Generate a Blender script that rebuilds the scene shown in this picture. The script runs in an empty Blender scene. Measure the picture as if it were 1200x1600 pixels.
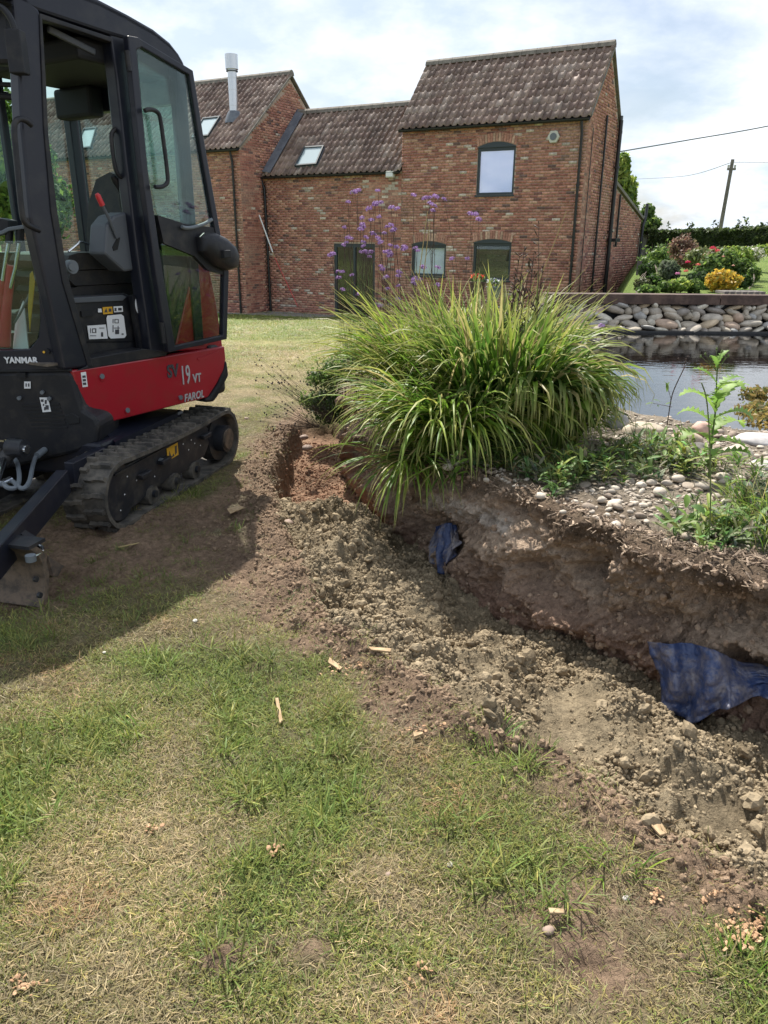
import bpy, math, random
import numpy as np
from mathutils import Vector, Matrix
sc = bpy.context.scene
col = sc.collection
rnd = random.Random(7)
rs = np.random.RandomState(11)
R = math.radians

# ------------------------------------------------------------------ camera
PITCH, ROLL, F, CAMH = R(19.4), R(0.5), 1200.0, 1.40
_R0 = np.array([1, 0, 0.]); _U0 = np.array([0, math.sin(PITCH), math.cos(PITCH)]); CW = np.array([0, math.cos(PITCH), -math.sin(PITCH)])
CR = _R0*math.cos(ROLL)+_U0*math.sin(ROLL); CU = -_R0*math.sin(ROLL)+_U0*math.cos(ROLL); CC = np.array([0, 0, CAMH])
cd = bpy.data.cameras.new('camera'); cam = bpy.data.objects.new('camera', cd); col.objects.link(cam)
cd.sensor_fit = 'VERTICAL'; cd.sensor_height = 36; cd.lens = F/1600*36; cd.clip_end = 2000; cd.clip_start = 0.05
cam.matrix_world = Matrix(((CR[0], CU[0], -CW[0], 0), (CR[1], CU[1], -CW[1], 0), (CR[2], CU[2], -CW[2], CAMH), (0, 0, 0, 1)))
sc.camera = cam

# ------------------------------------------------------------------ light
SUN_EL = R(57); SUN_AZ = math.atan2(-0.316, 0.949)          # sun stands beyond the house, a little to the left
sdir = Vector((math.sin(SUN_AZ)*math.cos(SUN_EL), math.cos(SUN_AZ)*math.cos(SUN_EL), math.sin(SUN_EL)))
ld = bpy.data.lights.new('sun', 'SUN'); ld.energy = 5.0; ld.angle = R(0.6); ld.color = (1, 0.95, 0.87)
lo = bpy.data.objects.new('sun', ld); col.objects.link(lo); lo.rotation_euler = sdir.to_track_quat('Z', 'Y').to_euler(); lo.location = (0, 0, 30)
w = bpy.data.worlds.new('World'); sc.world = w; w.use_nodes = True
nt = w.node_tree; nt.nodes.clear()
def N(t, typ, **k):
    n = t.nodes.new(typ)
    for a, b in k.items():
        if a == 'inp':
            for i, v in b.items(): n.inputs[i].default_value = v
        else: setattr(n, a, b)
    return n
sky = N(nt, 'ShaderNodeTexSky', sky_type='NISHITA', sun_disc=False, sun_elevation=SUN_EL, sun_rotation=SUN_AZ, air_density=1.0, dust_density=2.0, ozone_density=1.0)
tc = N(nt, 'ShaderNodeTexCoord'); sx = N(nt, 'ShaderNodeSeparateXYZ'); nt.links.new(tc.outputs['Generated'], sx.inputs[0])
mz = N(nt, 'ShaderNodeMath', operation='MAXIMUM', inp={1: 0.0}); nt.links.new(sx.outputs[2], mz.inputs[0])
az_ = N(nt, 'ShaderNodeMath', operation='ADD', inp={1: 0.34}); nt.links.new(mz.outputs[0], az_.inputs[0])
dx = N(nt, 'ShaderNodeMath', operation='DIVIDE'); dy = N(nt, 'ShaderNodeMath', operation='DIVIDE')
for d_, i_ in ((dx, 0), (dy, 1)):
    nt.links.new(sx.outputs[i_], d_.inputs[0]); nt.links.new(az_.outputs[0], d_.inputs[1])
cx = N(nt, 'ShaderNodeCombineXYZ'); nt.links.new(dx.outputs[0], cx.inputs[0]); nt.links.new(dy.outputs[0], cx.inputs[1])
n1 = N(nt, 'ShaderNodeTexNoise', inp={'Scale': 1.5, 'Detail': 9.0, 'Roughness': 0.55, 'Distortion': 0.25}); nt.links.new(cx.outputs[0], n1.inputs['Vector'])
n2 = N(nt, 'ShaderNodeTexNoise', inp={'Scale': 2.6, 'Detail': 8.0, 'Roughness': 0.6}); nt.links.new(cx.outputs[0], n2.inputs['Vector'])
cr1 = N(nt, 'ShaderNodeValToRGB'); cr1.color_ramp.elements[0].position = 0.40; cr1.color_ramp.elements[0].color = (.18, .18, .18, 1); cr1.color_ramp.elements[1].position = 0.56; cr1.color_ramp.elements[1].color = (1, 1, 1, 1)
nt.links.new(n1.outputs[0], cr1.inputs[0])
cr2 = N(nt, 'ShaderNodeValToRGB'); e_ = cr2.color_ramp.elements
e_[0].position = 0.40; e_[0].color = (6.0, 7.0, 8.2, 1); e_[1].position = 0.60; e_[1].color = (9.6, 9.9, 10.4, 1)
nt.links.new(n2.outputs[0], cr2.inputs[0])
mx = N(nt, 'ShaderNodeMix', data_type='RGBA'); nt.links.new(cr1.outputs[0], mx.inputs[0]); nt.links.new(sky.outputs[0], mx.inputs[6]); nt.links.new(cr2.outputs[0], mx.inputs[7])
bg = N(nt, 'ShaderNodeBackground', inp={1: 0.075}); nt.links.new(mx.outputs[2], bg.inputs[0])
ow = N(nt, 'ShaderNodeOutputWorld'); nt.links.new(bg.outputs[0], ow.inputs[0])
sc.view_settings.view_transform = 'Standard'; sc.view_settings.look = 'None'; sc.view_settings.gamma = 1; sc.view_settings.use_curve_mapping = False
sc.view_settings.exposure = 0.82
sc.cycles.max_bounces = 8; sc.cycles.transparent_max_bounces = 24

# ------------------------------------------------------------------ helpers
def ray(u, v): return CR*(u-600)/F + CU*(800-v)/F + CW
def onpl(u, v, p, n):
    d = ray(u, v); n = np.asarray(n, float); return CC + d*(np.dot(np.asarray(p)-CC, n)/np.dot(d, n))
def atz(u, v, z): return onpl(u, v, (0, 0, z), (0, 0, 1))
def aty(u, v, y): return onpl(u, v, (0, y, 0), (0, 1, 0))
def smooth(a, b, x): t = np.clip((x-a)/(b-a), 0, 1); return t*t*(3-2*t)
def _h(ix, iy, s):
    n = (ix.astype(np.int64)*374761393 + iy.astype(np.int64)*668265263 + s*974711) & 0x7fffffff
    n = ((n ^ (n >> 13))*1274126177) & 0x7fffffff; n = (n ^ (n >> 16)) & 0xffff
    return n/65535.0
def vn(x, y, s=0):
    x = np.asarray(x, float); y = np.asarray(y, float)
    ix = np.floor(x); iy = np.floor(y); fx = x-ix; fy = y-iy; fx = fx*fx*(3-2*fx); fy = fy*fy*(3-2*fy)
    a = _h(ix, iy, s); b = _h(ix+1, iy, s); c = _h(ix, iy+1, s); d = _h(ix+1, iy+1, s)
    return (a*(1-fx)+b*fx)*(1-fy)+(c*(1-fx)+d*fx)*fy
def fbm(x, y, o=4, s=0, g=0.5):
    r = 0; a = 1; t = 0
    for i in range(o): r = r+a*(vn(x*2**i+13.7*i, y*2**i+7.3*i, s+i)-.5); t += a; a *= g
    return r/t*2
def ident(o, label=None, cat=None, group=None, kind=None):
    if label: o['label'] = label
    if cat: o['category'] = cat
    if group: o['group'] = group
    if kind: o['kind'] = kind
    return o
def empty(name, loc, label=None, cat=None, group=None, kind=None):
    o = bpy.data.objects.new(name, None); col.objects.link(o); o.location = loc; o.empty_display_size = .1
    return ident(o, label, cat, group, kind)
def rootloc(p):
    l = Vector((0, 0, 0))
    while p is not None: l = l+p.location; p = p.parent
    return l
def link(name, me, m=None, parent=None, smooth_=False):
    o = bpy.data.objects.new(name, me); col.objects.link(o)
    if m is not None and len(me.materials) == 0: me.materials.append(m)
    if parent is not None: o.parent = parent
    if smooth_: me.polygons.foreach_set('use_smooth', [True]*len(me.polygons))
    return o
def npmesh(name, V, Fq, colr=None):
    """numpy verts and faces (k-gons, all the same size) -> mesh, optional per vertex colour 'Col'"""
    V = np.asarray(V, np.float32); Fq = np.asarray(Fq, np.int32); k = Fq.shape[1]
    me = bpy.data.meshes.new(name); me.vertices.add(len(V)); me.vertices.foreach_set('co', V.ravel())
    me.loops.add(Fq.size); me.loops.foreach_set('vertex_index', Fq.ravel())
    me.polygons.add(len(Fq)); me.polygons.foreach_set('loop_start', np.arange(0, Fq.size, k, dtype=np.int32))
    me.update(calc_edges=True)
    if colr is not None:
        a = me.attributes.new('Col', 'FLOAT_COLOR', 'POINT'); c = np.ones((len(V), 4), np.float32); c[:, :3] = colr; a.data.foreach_set('color', c.ravel())
    return me
class MB:
    def __init__(s): s.v = []; s.f = []
    def add(s, vs, fs):
        n = len(s.v); s.v += [tuple(map(float, p)) for p in vs]; s.f += [tuple(i+n for i in f) for f in fs]; return s
    def prism(s, poly, vec):
        p = [np.asarray(q, float) for q in poly]; n = len(p); vec = np.asarray(vec, float)
        return s.add(p+[q+vec for q in p], [tuple(range(n)), tuple(range(2*n-1, n-1, -1))]+[(i, i+n, (i+1) % n+n, (i+1) % n) for i in range(n)])
    def box(s, c, X, Y, Z):
        c, X, Y, Z = [np.asarray(q, float) for q in (c, X, Y, Z)]
        return s.prism([c-X-Y-Z, c+X-Y-Z, c+X+Y-Z, c-X+Y-Z], 2*Z)
    def abox(s, x0, x1, y0, y1, z0, z1): return s.prism([(x0, y0, z0), (x1, y0, z0), (x1, y1, z0), (x0, y1, z0)], (0, 0, z1-z0))
    def ring(s, outer, inner, vec):
        o = [np.asarray(q, float) for q in outer]; i_ = [np.asarray(q, float) for q in inner]; n = len(o); vec = np.asarray(vec, float)
        vs = o+i_+[q+vec for q in o]+[q+vec for q in i_]; fs = []
        for k in range(n):
            j = (k+1) % n
            fs += [(k, j, n+j, n+k), (2*n+k, 3*n+k, 3*n+j, 2*n+j), (k, 2*n+k, 2*n+j, j), (n+k, n+j, 3*n+j, 3*n+k)]
        return s.add(vs, fs)
    def tube(s, pts, r, seg=8, caps=True):
        P = [Vector(p) for p in pts]; n = len(P); rr = r if isinstance(r, (list, tuple)) else [r]*n
        vs = []; up = Vector((0.3, 0.2, 1)).normalized()
        for i in range(n):
            t = (P[min(i+1, n-1)]-P[max(i-1, 0)]).normalized()
            if abs(t.dot(up)) > .95: up = Vector((1, 0.1, 0)).normalized()
            a = t.cross(up).normalized(); b = t.cross(a).normalized(); up = -b if b.dot(up) < 0 else b
            a = t.cross(up).normalized()
            for k in range(seg):
                g = 2*math.pi*k/seg; vs.append(P[i]+(a*math.cos(g)+up*math.sin(g))*rr[i])
        fs = [(i*seg+k, i*seg+(k+1) % seg, (i+1)*seg+(k+1) % seg, (i+1)*seg+k) for i in range(n-1) for k in range(seg)]
        if caps: fs += [tuple(range(seg))[::-1], tuple((n-1)*seg+k for k in range(seg))]
        return s.add(vs, fs)
    def cyl(s, c, axis, r, h, seg=16):
        c = Vector(c); a = Vector(axis).normalized(); return s.tube([c-a*h/2, c+a*h/2], r, seg)
    def mesh(s, name, off=(0, 0, 0)):
        me = bpy.data.meshes.new(name); me.from_pydata([(x-off[0], y-off[1], z-off[2]) for x, y, z in s.v], [], s.f); me.update(); return me
    def build(s, name, m, parent=None, smooth_=False, bevel=0):
        me = s.mesh(name, rootloc(parent)); o = link(name, me, m, parent, smooth_)
        if bevel:
            b = o.modifiers.new('bevel', 'BEVEL'); b.width = bevel; b.segments = 2; b.limit_method = 'ANGLE'; b.angle_limit = R(35)
        if smooth_:
            try: me.set_sharp_from_angle(angle=R(40))
            except Exception: pass
        return o
def smoothpath(pts, n=6):
    P = [Vector(p) for p in pts]; out = []
    for i in range(len(P)-1):
        p0 = P[max(i-1, 0)]; p1 = P[i]; p2 = P[i+1]; p3 = P[min(i+2, len(P)-1)]
        for k in range(n):
            t = k/n; out.append(.5*((2*p1)+(p2-p0)*t+(2*p0-5*p1+4*p2-p3)*t*t+(3*p1-p0-3*p2+p3)*t**3))
    return out+[P[-1]]
def copytree(o, parent=None):
    c = o.copy(); col.objects.link(c); c.parent = parent
    for ch in o.children: copytree(ch, c)
    return c

# ------------------------------------------------------------------ materials
def newmat(name):
    m = bpy.data.materials.new(name); m.use_nodes = True; t = m.node_tree; b = t.nodes['Principled BSDF']; return m, t, b
def mat(name, c, c2=None, rough=.6, metal=0, scale=8, bump=0, bscale=None, spec=.5, coat=0, lo=.4, hi=.6):
    m, t, b = newmat(name); b.inputs['Roughness'].default_value = rough; b.inputs['Metallic'].default_value = metal; b.inputs['Specular IOR Level'].default_value = spec
    b.inputs['Coat Weight'].default_value = coat; b.inputs['Coat Roughness'].default_value = .08
    b.inputs['Base Color'].default_value = (*c, 1); g = N(t, 'ShaderNodeNewGeometry')
    if c2:
        n = N(t, 'ShaderNodeTexNoise', inp={'Scale': scale, 'Detail': 6.0, 'Roughness': .62}); t.links.new(g.outputs['Position'], n.inputs['Vector'])
        r = N(t, 'ShaderNodeValToRGB'); r.color_ramp.elements[0].position = lo; r.color_ramp.elements[1].position = hi
        r.color_ramp.elements[0].color = (*c, 1); r.color_ramp.elements[1].color = (*c2, 1); t.links.new(n.outputs[0], r.inputs[0]); t.links.new(r.outputs[0], b.inputs['Base Color'])
    if bump:
        n = N(t, 'ShaderNodeTexNoise', inp={'Scale': bscale or scale*4, 'Detail': 6.0, 'Roughness': .6}); t.links.new(g.outputs['Position'], n.inputs['Vector'])
        bp = N(t, 'ShaderNodeBump', inp={'Strength': bump, 'Distance': .01}); t.links.new(n.outputs[0], bp.inputs['Height']); t.links.new(bp.outputs[0], b.inputs['Normal'])
    return m
def colmat(name, rough=.6, transl=0.0, inst=False, obj=False, bump=0, bscale=60, mott=.25, mscale=9, spec=.4):
    """colour from the mesh attribute Col, from the instance attribute icol, or from the object colour"""
    m, t, b = newmat(name); b.inputs['Roughness'].default_value = rough; b.inputs['Specular IOR Level'].default_value = spec
    if obj: a = N(t, 'ShaderNodeObjectInfo'); c = a.outputs['Color']
    else: a = N(t, 'ShaderNodeAttribute', attribute_name='Col'); c = a.outputs['Color']
    if inst:
        i = N(t, 'ShaderNodeAttribute', attribute_name='icol', attribute_type='INSTANCER')
        q = N(t, 'ShaderNodeMix', data_type='RGBA', blend_type='MULTIPLY', inp={0: 1.0}); t.links.new(c, q.inputs[6]); t.links.new(i.outputs['Color'], q.inputs[7]); c = q.outputs[2]
    g = N(t, 'ShaderNodeNewGeometry'); n = N(t, 'ShaderNodeTexNoise', inp={'Scale': mscale, 'Detail': 5.0, 'Roughness': .6}); t.links.new(g.outputs['Position'], n.inputs['Vector'])
    mr = N(t, 'ShaderNodeMapRange', inp={1: .3, 2: .7, 3: 1-mott, 4: 1+mott}); t.links.new(n.outputs[0], mr.inputs[0])
    q = N(t, 'ShaderNodeVectorMath', operation='SCALE'); t.links.new(c, q.inputs[0]); t.links.new(mr.outputs[0], q.inputs[3]); c = q.outputs[0]
    t.links.new(c, b.inputs['Base Color'])
    if bump:
        n = N(t, 'ShaderNodeTexNoise', inp={'Scale': bscale, 'Detail': 6.0, 'Roughness': .65}); t.links.new(g.outputs['Position'], n.inputs['Vector'])
        bp = N(t, 'ShaderNodeBump', inp={'Strength': bump, 'Distance': .01}); t.links.new(n.outputs[0], bp.inputs['Height']); t.links.new(bp.outputs[0], b.inputs['Normal'])
    if transl:
        tr = N(t, 'ShaderNodeBsdfTranslucent'); t.links.new(c, tr.inputs[0]); ms = N(t, 'ShaderNodeMixShader', inp={0: transl}); o = t.nodes['Material Output']
        t.links.new(b.outputs[0], ms.inputs[1]); t.links.new(tr.outputs[0], ms.inputs[2]); t.links.new(ms.outputs[0], o.inputs[0])
    return m
M = {}
M['navy'] = mat('navy_paint', (.008, .010, .020), (.032, .032, .036), rough=.42, scale=7, coat=.10, spec=.4, lo=.50, hi=.85)
M['black'] = mat('black_plastic', (.009, .010, .014), (.042, .038, .034), rough=.52, scale=11, lo=.48, hi=.80, spec=.4, bump=.06)
M['dark'] = mat('dark_interior', (.006, .007, .009), rough=.7)
M['rubber'] = mat('black_rubber', (.045, .042, .038), (.13, .115, .095), rough=.8, scale=13, bump=.3, bscale=90)
M['frame'] = mat('dusty_black_steel', (.016, .018, .024), (.06, .055, .05), rough=.5, scale=11, lo=.48, hi=.72, bump=.1)
M['red'] = mat('red_paint', (.33, .007, .02), (.24, .028, .025), rough=.38, scale=6, coat=.4, lo=.5, hi=.82)
M['hose'] = mat('grey_hose', (.13, .15, .17), rough=.5)
M['chrome'] = mat('bright_steel', (.6, .62, .64), rough=.18, metal=1)
M['grey'] = mat('grey_plastic', (.075, .085, .10), rough=.5)
M['redcap'] = mat('red_grip', (.55, .03, .04), rough=.4)
M['white'] = mat('white_label', (.72, .74, .76), rough=.5)
M['ink'] = mat('label_ink', (.05, .05, .06), rough=.6)
M['yellow'] = mat('yellow_label', (.75, .42, .03), (.6, .33, .02), rough=.5)
M['silver'] = mat('silver_lettering', (.42, .43, .45), rough=.5)
M['muddy'] = mat('muddy_blade_steel', (.075, .058, .045), (.16, .115, .08), rough=.75, scale=22, bump=.25)
M['seat'] = mat('black_seat_vinyl', (.015, .015, .017), (.032, .028, .025), rough=.6, scale=20, bump=.15)
M['mat'] = mat('dusty_floor_mat', (.10, .085, .07), (.16, .13, .10), rough=.85, scale=30)
M['mortar'] = mat('lime_mortar', (.38, .28, .215), (.48, .375, .30), rough=.95, scale=5, bump=.3, bscale=70)
M['brick'] = colmat('brick_face', rough=.9, bump=.35, bscale=55, mott=.35, mscale=17)
M['brick1'] = colmat('brick_face_single', rough=.9, bump=.35, bscale=55, mott=.35, mscale=17, obj=True)
M['tile'] = colmat('clay_pantile', rough=.62, bump=.3, bscale=45, mott=.35, mscale=6, spec=.5)
M['tile1'] = colmat('clay_pantile_single', rough=.62, bump=.3, bscale=45, mott=.35, mscale=6, obj=True, spec=.5)
M['gutter'] = mat('black_gutter', (.012, .013, .016), rough=.4)
M['winframe'] = mat('slate_grey_frame', (.025, .038, .045), rough=.4)
M['lead'] = mat('lead_flashing', (.10, .115, .14), (.15, .165, .19), rough=.6, scale=5)
M['steel'] = mat('flue_steel', (.62, .63, .64), rough=.28, metal=.9)
M['alarm'] = mat('cream_plastic', (.55, .55, .48), rough=.5)
M['curtain'] = mat('pale_blue_blind', (.74, .78, .93), (.80, .84, .96), rough=.9, scale=3)
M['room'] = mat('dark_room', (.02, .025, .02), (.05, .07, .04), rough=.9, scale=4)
M['leaf'] = colmat('leaf', rough=.5, transl=.5, mott=.3, mscale=14)
M['blade'] = colmat('iris_leaf', rough=.46, transl=.42, mott=.25, mscale=14, spec=.35)
M['petal'] = colmat('petal', rough=.7, transl=.3, mott=.15, mscale=60)
M['stem'] = colmat('stem', rough=.6, mott=.2, mscale=30)
M['bark'] = mat('bark', (.09, .07, .05), (.16, .13, .10), rough=.9, scale=9, bump=.5)
M['timber'] = mat('old_sleeper', (.050, .030, .024), (.105, .066, .05), rough=.8, scale=7, bump=.4, bscale=40)
M['polewood'] = mat('weathered_pole', (.13, .12, .11), (.2, .18, .16), rough=.9, scale=9)
M['wood'] = mat('fresh_wood_chip', (.28, .19, .10), (.40, .29, .17), rough=.8, scale=40)
M['stone'] = colmat('river_stone', rough=.75, bump=.25, bscale=40, mott=.3, mscale=13)
M['pebble'] = colmat('pebble', rough=.75, inst=True, mott=.25, mscale=80)
M['grass'] = colmat('grass_blade', rough=.55, transl=.35, inst=True, mott=.12, mscale=3)
M['clod'] = colmat('clay_clod', rough=.95, inst=True, bump=.5, bscale=90, mott=.3, mscale=45, spec=.15)
def glassmat(name, tint, refl=1.0, gc=(.92, 1, .97)):
    m, t, b = newmat(name); o = t.nodes['Material Output']; t.nodes.remove(b)
    tr = N(t, 'ShaderNodeBsdfTransparent', inp={0: (*tint, 1)}); gl = N(t, 'ShaderNodeBsdfGlossy', inp={0: (*gc, 1), 'Roughness': .0}); lw = N(t, 'ShaderNodeLayerWeight'); pw = N(t, 'ShaderNodeMath', operation='POWER', inp={1: 4.0}); t.links.new(lw.outputs['Facing'], pw.inputs[0])
    mu = N(t, 'ShaderNodeMath', operation='MULTIPLY_ADD', inp={1: .75*refl, 2: .035*refl}); t.links.new(pw.outputs[0], mu.inputs[0]); mu.use_clamp = True
    ms = N(t, 'ShaderNodeMixShader'); t.links.new(mu.outputs[0], ms.inputs[0]); t.links.new(tr.outputs[0], ms.inputs[1]); t.links.new(gl.outputs[0], ms.inputs[2]); t.links.new(ms.outputs[0], o.inputs[0]); return m
M['glass'] = glassmat('cab_glass', (.80, .90, .87), 1.3)
M['pane'] = glassmat('window_glass', (.9, .93, .93), 1.6)
M['pane_sky'] = glassmat('window_glass_sky', (.93, .95, 1), 8.0, (.86, .90, 1))
M['skylight'] = mat('skylight_glass', (.35, .43, .45), rough=.08, spec=1.0)

def plasticmat():
    m, t, b = newmat('blue_plastic_sheet'); g = N(t, 'ShaderNodeNewGeometry')
    n = N(t, 'ShaderNodeTexNoise', inp={'Scale': 8.0, 'Detail': 9.0, 'Roughness': .75, 'Distortion': .2}); t.links.new(g.outputs['Position'], n.inputs['Vector'])
    r = N(t, 'ShaderNodeValToRGB'); e = r.color_ramp.elements; e[0].position = .44; e[0].color = (.030, .052, .135, 1); e[1].position = .68; e[1].color = (.27, .23, .20, 1)
    t.links.new(n.outputs[0], r.inputs[0]); t.links.new(r.outputs[0], b.inputs['Base Color']); b.inputs['Roughness'].default_value = .42
    n3 = N(t, 'ShaderNodeTexNoise', inp={'Scale': 35.0, 'Detail': 5.0}); t.links.new(g.outputs['Position'], n3.inputs['Vector'])
    bp = N(t, 'ShaderNodeBump', inp={'Strength': .9, 'Distance': .012}); t.links.new(n3.outputs[0], bp.inputs['Height']); t.links.new(bp.outputs[0], b.inputs['Normal']); return m
M['plastic'] = plasticmat()

def groundmat():
    m, t, b = newmat('ground'); b.inputs['Roughness'].default_value = .95; b.inputs['Specular IOR Level'].default_value = .15
    a = N(t, 'ShaderNodeAttribute', attribute_name='Col'); g = N(t, 'ShaderNodeNewGeometry')
    n = N(t, 'ShaderNodeTexNoise', inp={'Scale': 38.0, 'Detail': 7.0, 'Roughness': .7}); t.links.new(g.outputs['Position'], n.inputs['Vector'])
    mr = N(t, 'ShaderNodeMapRange', inp={1: .3, 2: .7, 3: .55, 4: 1.45}); t.links.new(n.outputs[0], mr.inputs[0])
    n2 = N(t, 'ShaderNodeTexNoise', inp={'Scale': 3.2, 'Detail': 4.0, 'Roughness': .6}); t.links.new(g.outputs['Position'], n2.inputs['Vector'])
    mr2 = N(t, 'ShaderNodeMapRange', inp={1: .3, 2: .7, 3: .8, 4: 1.2}); t.links.new(n2.outputs[0], mr2.inputs[0])
    mu = N(t, 'ShaderNodeMath', operation='MULTIPLY'); t.links.new(mr.outputs[0], mu.inputs[0]); t.links.new(mr2.outputs[0], mu.inputs[1])
    q = N(t, 'ShaderNodeVectorMath', operation='SCALE'); t.links.new(a.outputs['Color'], q.inputs[0]); t.links.new(mu.outputs[0], q.inputs[3]); t.links.new(q.outputs[0], b.inputs['Base Color'])
    n3 = N(t, 'ShaderNodeTexNoise', inp={'Scale': 110.0, 'Detail': 6.0, 'Roughness': .7}); t.links.new(g.outputs['Position'], n3.inputs['Vector'])
    bp = N(t, 'ShaderNodeBump', inp={'Strength': 1.0, 'Distance': .018}); t.links.new(n3.outputs[0], bp.inputs['Height'])
    n4 = N(t, 'ShaderNodeTexNoise', inp={'Scale': 24.0, 'Detail': 4.0, 'Roughness': .6}); t.links.new(g.outputs['Position'], n4.inputs['Vector'])
    bp2 = N(t, 'ShaderNodeBump', inp={'Strength': .7, 'Distance': .05}); t.links.new(n4.outputs[0], bp2.inputs['Height']); t.links.new(bp2.outputs[0], bp.inputs['Normal']); t.links.new(bp.outputs[0], b.inputs['Normal'])
    return m
M['ground'] = groundmat()

# ------------------------------------------------------------------ the lie of the land
LEFT = np.array([atz(u, v, 0)[:2] for u, v in [(470, 655), (452, 690), (436, 735), (428, 785), (455, 850), (490, 930), (520, 985), (590, 1020), (675, 1075), (760, 1150), (900, 1190), (1000, 1290), (1120, 1350), (1200, 1400), (1400, 1500)]])
LEFT = LEFT[np.argsort(LEFT[:, 1])]
BASEpx = [(548, 690, -.38), (560, 785, -.38), (612, 826, -.28), (655, 880, -.2), (725, 935, -.2), (800, 985, -.2), (900, 1022, -.22), (1000, 1082, -.24), (1090, 1150, -.26), (1200, 1215, -.28), (1350, 1310, -.3)]
RIMpx = [(540, 600, .36), (566, 655, .36), (636, 705, .36), (700, 733, .37), (770, 752, .37), (850, 785, .38), (945, 832, .39), (1040, 862, .40), (1120, 880, .40), (1205, 897, .40), (1330, 930, .40)]
BASE = np.array([atz(*p) for p in BASEpx]); RIM = np.array([atz(*p) for p in RIMpx])
BASE = np.vstack([[-.30, 9.9, -.3], [-.26, 7.2, -.35], BASE, [1.75, 1.2, -.3], [2.6, .3, -.3]]); RIM = np.vstack([[-.12, 10.0, .36], [-.10, 7.2, .36], RIM, [1.72, 1.5, .40], [2.6, .75, .4]])
_by = BASE[np.argsort(BASE[:, 1])]; _ry = RIM[np.argsort(RIM[:, 1])]
def xl(y): return np.interp(y, LEFT[:, 1], LEFT[:, 0])
def xb(y): return np.interp(y, _by[:, 1], _by[:, 0])
def xr(y): return np.interp(y, _ry[:, 1], _ry[:, 0])
def lawn(x, y): return -.95*smooth(7, 28, y)+.007*fbm(x*14, y*14, 2, 4)+.012*fbm(x*2.3, y*2.3, 4, 3)+.02*fbm(x*.5, y*.5, 2, 9)
def blob(x, y, u, v, ru, rv):
    c = atz(u, v, 0); a = atz(u+ru, v, 0); b = atz(u, v-rv, 0)
    rx = abs(a[0]-c[0]); ry = abs(b[1]-c[1]); return np.exp(-(((x-c[0])/rx)**2+((y-c[1])/ry)**2))
GREEN = [(330, 1060, 100, 70), (400, 1150, 90, 50), (230, 1130, 90, 30), (480, 1240, 90, 60), (560, 1080, 60, 30), (20, 1020, 70, 60), (60, 1130, 60, 30), (40, 1450, 60, 30), (340, 1560, 60, 25), (430, 1300, 70, 50),
         (700, 1230, 60, 40), (840, 1195, 90, 35), (770, 1170, 60, 20), (970, 1340, 45, 45), (1180, 1450, 70, 80), (1150, 1530, 60, 50), (250, 1210, 60, 40), (540, 1450, 60, 40), (400, 1020, 60, 30), (880, 1260, 60, 30), (30, 1220, 50, 30), (350, 500, 90, 9), (480, 500, 60, 9),
         (300, 960, 60, 30), (180, 1180, 60, 30), (110, 1560, 60, 30), (620, 1500, 60, 30)]
DIRT = [(600, 1090, 70, 45), (640, 1130, 60, 30), (420, 860, 60, 60), (440, 930, 60, 50), (420, 800, 50, 60), (520, 1010, 70, 35), (200, 850, 180, 45), (340, 820, 90, 60), (420, 740, 50, 70), (60, 900, 90, 60), (440, 700, 30, 50), (930, 1500, 120, 60), (1020, 1420, 70, 30), (700, 1560, 90, 40), (900, 1400, 50, 20),
        (430, 1480, 90, 30), (330, 1500, 40, 20), (1060, 1320, 60, 50), (700, 1120, 60, 25), (120, 860, 150, 60), (830, 1420, 60, 20)]
STRAW = [(120, 1240, 120, 60), (90, 1330, 120, 60), (250, 1340, 120, 40), (600, 1560, 200, 60), (700, 1440, 120, 60), (300, 1440, 120, 50), (80, 970, 100, 25), (420, 530, 120, 10), (470, 560, 90, 14), (240, 1290, 90, 40), (550, 1350, 120, 40), (450, 620, 80, 30), (1000, 1560, 150, 50), (380, 590, 60, 30)]
def cover(x, y):
    """how green, how bare and how straw-dry the lawn is"""
    g = .40+1.15*fbm(x*3.1, y*3.1, 4, 21); d = -.17+.6*fbm(x*2.2+5, y*2.2, 4, 33); s = .35+.6*fbm(x*1.1, y*1.1, 3, 45)
    q = 1.0
    for p in GREEN: q = q*(1-.75*blob(x, y, *p))
    g = g+(1-q)*(.22+.8*fbm(x*5, y*5, 3, 29))
    for p in DIRT: d = d+1.0*blob(x, y, *p)
    for p in STRAW: s = s+.6*blob(x, y, *p); g = g-.25*blob(x, y, *p)
    near = np.exp(-np.abs(x-xl(y)+.05)/.14)*smooth(7.5, 6.0, y); d = d+near*.95
    g = g+.25*smooth(10, 20, y); d = d-.8*smooth(7, 9, y)
    br = .5*fbm(x*9, y*9, 3, 77)
    return np.clip(g+br*.9, 0, 1), np.clip(d+br, 0, 1), np.clip(s+br*.5, 0, 1)
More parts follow.
